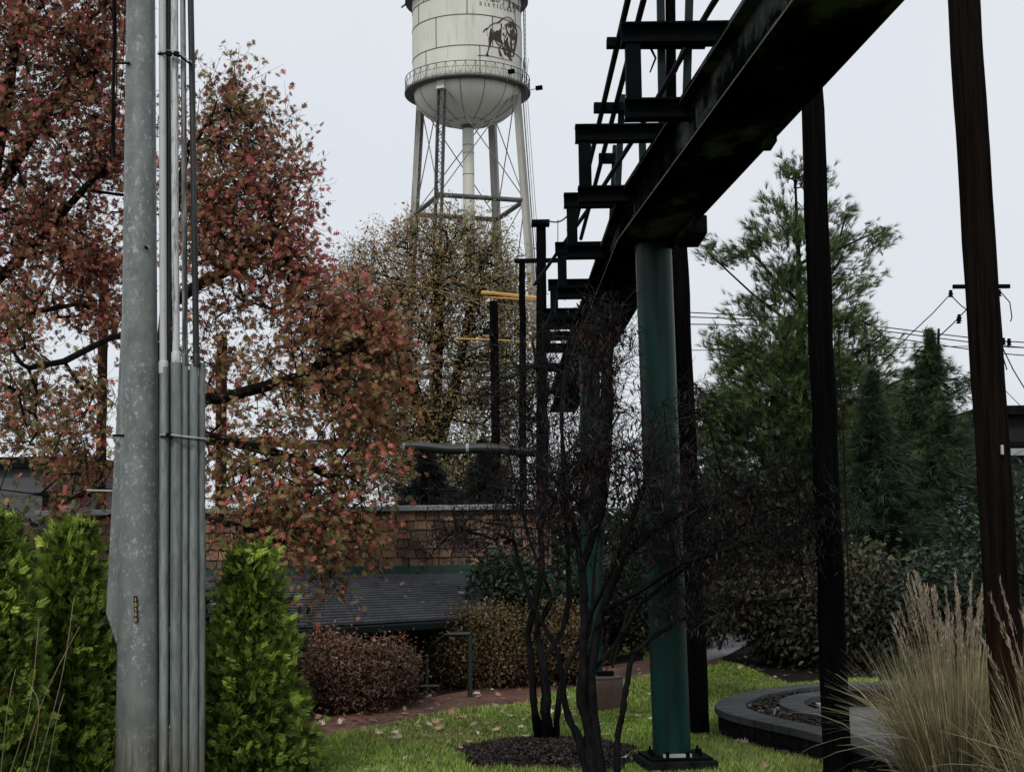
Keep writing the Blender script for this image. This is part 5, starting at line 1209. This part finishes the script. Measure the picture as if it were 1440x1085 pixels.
st = [[b1, w(768, 1000), w(762, 930), w(756, 880, .1), w(738, 820, .1), (w(722, 760, .2))], [b1+Vector((-.07, 0, 0)), w(752, 1000), w(747, 930), w(742, 890), w(752, 850, -.1), w(762, 800, -.1), w(760, 720), w(770, 600, .1), w(748, 480, .2)],
      [b1+Vector((.06, 0, 0)), w(785, 985), w(800, 930, .1), w(830, 880, .2), w(835, 800, .3), w(850, 700, .3)], [w(762, 930), w(790, 890, .3), w(800, 840, .4), w(798, 760, .4), w(790, 640, .4)], [w(756, 880, .1), w(775, 840), w(745, 760, .3), (w(715, 640, .4))]]
bare('smaller bare multi stem tree at the back of the mulch ring', b1, st, [.052, .036, .03, .024, .018], [(745,600,dk,45,110,.6,.7), (720,700,dk,60,80,.6,.9), (775,520,dk,55,80,.6,.6), (790,680,dk+.3,60,90,.6), (700,560,dk+.2,40,90,.5,.5), (650,745,dk,70,42,.4,.9), (600,765,dk,45,25,.3,.6), (840,640,dk+.4,50,100,.5)], 1600, 1, 1100)
dk = 10.0
b2 = G(838, 1103)
st = [[b2, w(828, 1040), w(820, 960), w(822, 880), w(818, 800), w(800, 700, .2), w(790, 600, .2), w(800, 480, .3)], [b2+Vector((-.05, 0, 0)), w(812, 1040), w(795, 990), w(788, 930, -.1), w(766, 880, -.1), w(745, 840, -.1), (w(720, 780, -.1))],
      [b2+Vector((.06, 0, 0)), w(838, 1030), w(832, 950), w(845, 860, .1), w(880, 780, .1), (w(940, 730, .1)), (w(1040, 700, .1)), w(1120, 690)], [b2+Vector((.16, .03, 0)), w(868, 1050), w(878, 990), w(888, 930), w(905, 905), w(960, 870, .1), w(1050, 850, .1), w(1130, 838)],
      [w(822, 880), w(860, 800, -.2), w(900, 700, -.3), w(930, 600, -.3)], [w(818, 800), w(850, 700, -.1), w(860, 560, 0), w(850, 440, .1)], [w(845, 860, .1), w(900, 830, -.2), w(960, 790, -.3), w(1060, 760, -.3)], [w(820, 960), w(870, 900, .2), w(900, 850, .3), w(960, 800, .3), w(1040, 740, .3)]]
bare('larger bare multi stem tree with hanging dark leaves before the green column', b2, st, [.05, .036, .042, .03, .024, .024, .014, .014], [(850,520,dk,55,90,.5,.9), (830,640,dk,70,80,.6), (900,650,dk-.2,60,90,.5,.55), (970,690,dk-.2,80,60,.5,.6), (1050,690,dk,90,60,.5,.8), (1010,770,dk,90,55,.5,.9), (1110,770,dk,75,50,.4,.9), (1150,720,dk,50,50,.4,.6), (980,850,dk,70,35,.4,.6), (900,760,dk,70,60,.5,.6), (780,700,dk,60,80,.5,.7), (850,450,dk+.2,40,45,.4,.8), (980,580,dk+.1,50,50,.4,.4)], 2200, 4, 4600)

# ------------------------------------------------------------------ ornamental grass
def grass_clump(label, px, d, n, npl, hgt, seed, spread=.5):
    b = W(px, 900, d); b.z = 0; t = thing('ornamental_grass', label, 'grass clump', b)
    az = rng.uniform(0, 2*PI, n); r0 = np.sqrt(rng.random(n))*.26; L = hgt*rng.uniform(.5, 1.0, n); lean = np.abs(rng.normal(0, spread, n))+.08; cv = rng.uniform(.1, .9, n)*lean
    kink = rng.random(n) < .18; k = 7; ss = np.linspace(0, 1, k); out = np.stack([np.cos(az), np.sin(az), np.zeros(n)], 1); P = np.zeros((n, k, 3)); P[:, 0] = np.array(b) + out*r0[:, None]
    for i in range(1, k):
        th = lean*.5 + cv*2.0*ss[i]**1.6 + np.where(kink & (ss[i] > .6), .9, 0); st = (L/(k-1))[:, None]; P[:, i] = P[:, i-1] + st*(out*np.sin(th)[:, None] + np.array([0, 0, 1])*np.cos(th)[:, None])
    P[:, :, 2] = np.maximum(P[:, :, 2], .01)
    wd = np.outer(rng.uniform(.0035, .009, n), np.array([1, 1, .95, .85, .65, .4, .08])); sd = np.stack([-np.sin(az), np.cos(az), np.zeros(n)], 1); sd = unit(sd + rng.normal(0, .5, sd.shape))
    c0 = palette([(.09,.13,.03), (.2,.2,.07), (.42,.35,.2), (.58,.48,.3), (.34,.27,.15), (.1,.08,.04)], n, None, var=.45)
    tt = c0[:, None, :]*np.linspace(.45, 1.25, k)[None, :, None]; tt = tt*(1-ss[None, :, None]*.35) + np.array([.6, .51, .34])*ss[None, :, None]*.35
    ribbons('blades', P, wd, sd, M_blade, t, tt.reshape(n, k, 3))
    # flowering plumes
    mb = MB(); PP = []; DD = []
    for i in range(npl):
        a = rng.uniform(0, 2*PI); ln = abs(rng.normal(0, .16)); H = hgt*rng.uniform(.95, 1.3); o = Vector((math.cos(a), math.sin(a), 0)); p0_ = b + o*rng.uniform(0, .16)
        pts = [p0_ + o*H*ln*q**1.5 + Vector((0, 0, H*q*(1-.12*ln*q))) for q in (0, .3, .6, .8, 1)]
        mb.tube(pts, [.003, .0028, .002, .0015, .001], 4, caps=False)
        for m_ in range(64):
            q = rng.random(); c = pts[3].lerp(pts[4], q) + Vector(rng.normal(0, .006*(1.25-q), 3)); PP.append(tuple(c)); dd = (pts[4]-pts[3]).normalized() + Vector(rng.normal(0, .16, 3)); DD.append(tuple(dd))
    mb.obj('stems', mnoise('grass_stem', [(.3, (.2, .15, .08)), (.7, (.33, .26, .15))], 20, rough=.8, bump=0), t)
    PP = np.array(PP); n2 = len(PP)
    scatter('plumes', [(0,0,0),(.4,.055,.03),(1,0,-.08),(.4,-.055,.03)], LANCE_F, basis(unit(np.array(DD)), unit(rng.normal(size=(n2, 3)))), PP, np.array(.036*rng.uniform(.6, 1.2, n2)), M_leaf, t, palette([(.5,.4,.3), (.38,.29,.21), (.62,.52,.42)], n2))
grass_clump('large tan ornamental grass clump left of the brown wooden pole', 1340, 8.7, 3000, 58, 1.1, 1, .25)
grass_clump('ornamental grass clump cut by the right edge of the view', 1512, 7.2, 900, 30, 1.12, 2, .24)

# ------------------------------------------------------------------ light
w_ = bpy.data.worlds.new('World'); scn.world = w_; w_.use_nodes = True; nt = w_.node_tree
bg = nt.nodes['Background']; sky = nt.nodes.new('ShaderNodeTexSky'); sky.sky_type = 'NISHITA'; sky.sun_disc = False
SE, SA = R(48), R(200)          # sun height; azimuth measured from +Y clockwise (behind the camera, to the left)
sky.sun_elevation = SE; sky.sun_rotation = SA; sky.air_density = 1.5; sky.dust_density = 4
tc = nt.nodes.new('ShaderNodeTexCoord'); nz = nt.nodes.new('ShaderNodeTexNoise'); nz.inputs['Scale'].default_value = 1.6; nz.inputs['Detail'].default_value = 5
nt.links.new(tc.outputs['Generated'], nz.inputs['Vector'])
rp = nt.nodes.new('ShaderNodeValToRGB'); rp.color_ramp.elements[0].position = .3; rp.color_ramp.elements[0].color = (7.2, 7.65, 8.25, 1); rp.color_ramp.elements[1].position = .7; rp.color_ramp.elements[1].color = (8.1, 8.45, 8.95, 1)
nt.links.new(nz.outputs['Fac'], rp.inputs[0])
mx = nt.nodes.new('ShaderNodeMix'); mx.data_type = 'RGBA'; mx.inputs[0].default_value = .94
nt.links.new(sky.outputs[0], mx.inputs[6]); nt.links.new(rp.outputs[0], mx.inputs[7]); nt.links.new(mx.outputs[2], bg.inputs[0]); bg.inputs[1].default_value = .1
sd = bpy.data.lights.new('sun', 'SUN'); sd.energy = 2.0; sd.angle = R(12); sd.color = (1, .97, .92)
so = bpy.data.objects.new('sun', sd); COL.objects.link(so)
sdir = Vector((math.sin(SA)*math.cos(SE), math.cos(SA)*math.cos(SE), math.sin(SE))); so.rotation_euler = sdir.to_track_quat('Z', 'Y').to_euler(); so.location = (0, 0, 30)
vs = scn.view_settings; scn.display_settings.display_device = 'sRGB'; vs.view_transform = 'Standard'; vs.look = 'None'; vs.exposure = 0; vs.gamma = 1
scn.render.engine = 'CYCLES'; c = scn.cycles; c.use_denoising = True; c.max_bounces = 6; c.diffuse_bounces = 3; c.glossy_bounces = 2; c.transmission_bounces = 2; c.caustics_reflective = False; c.caustics_refractive = False
scn.render.film_transparent = False
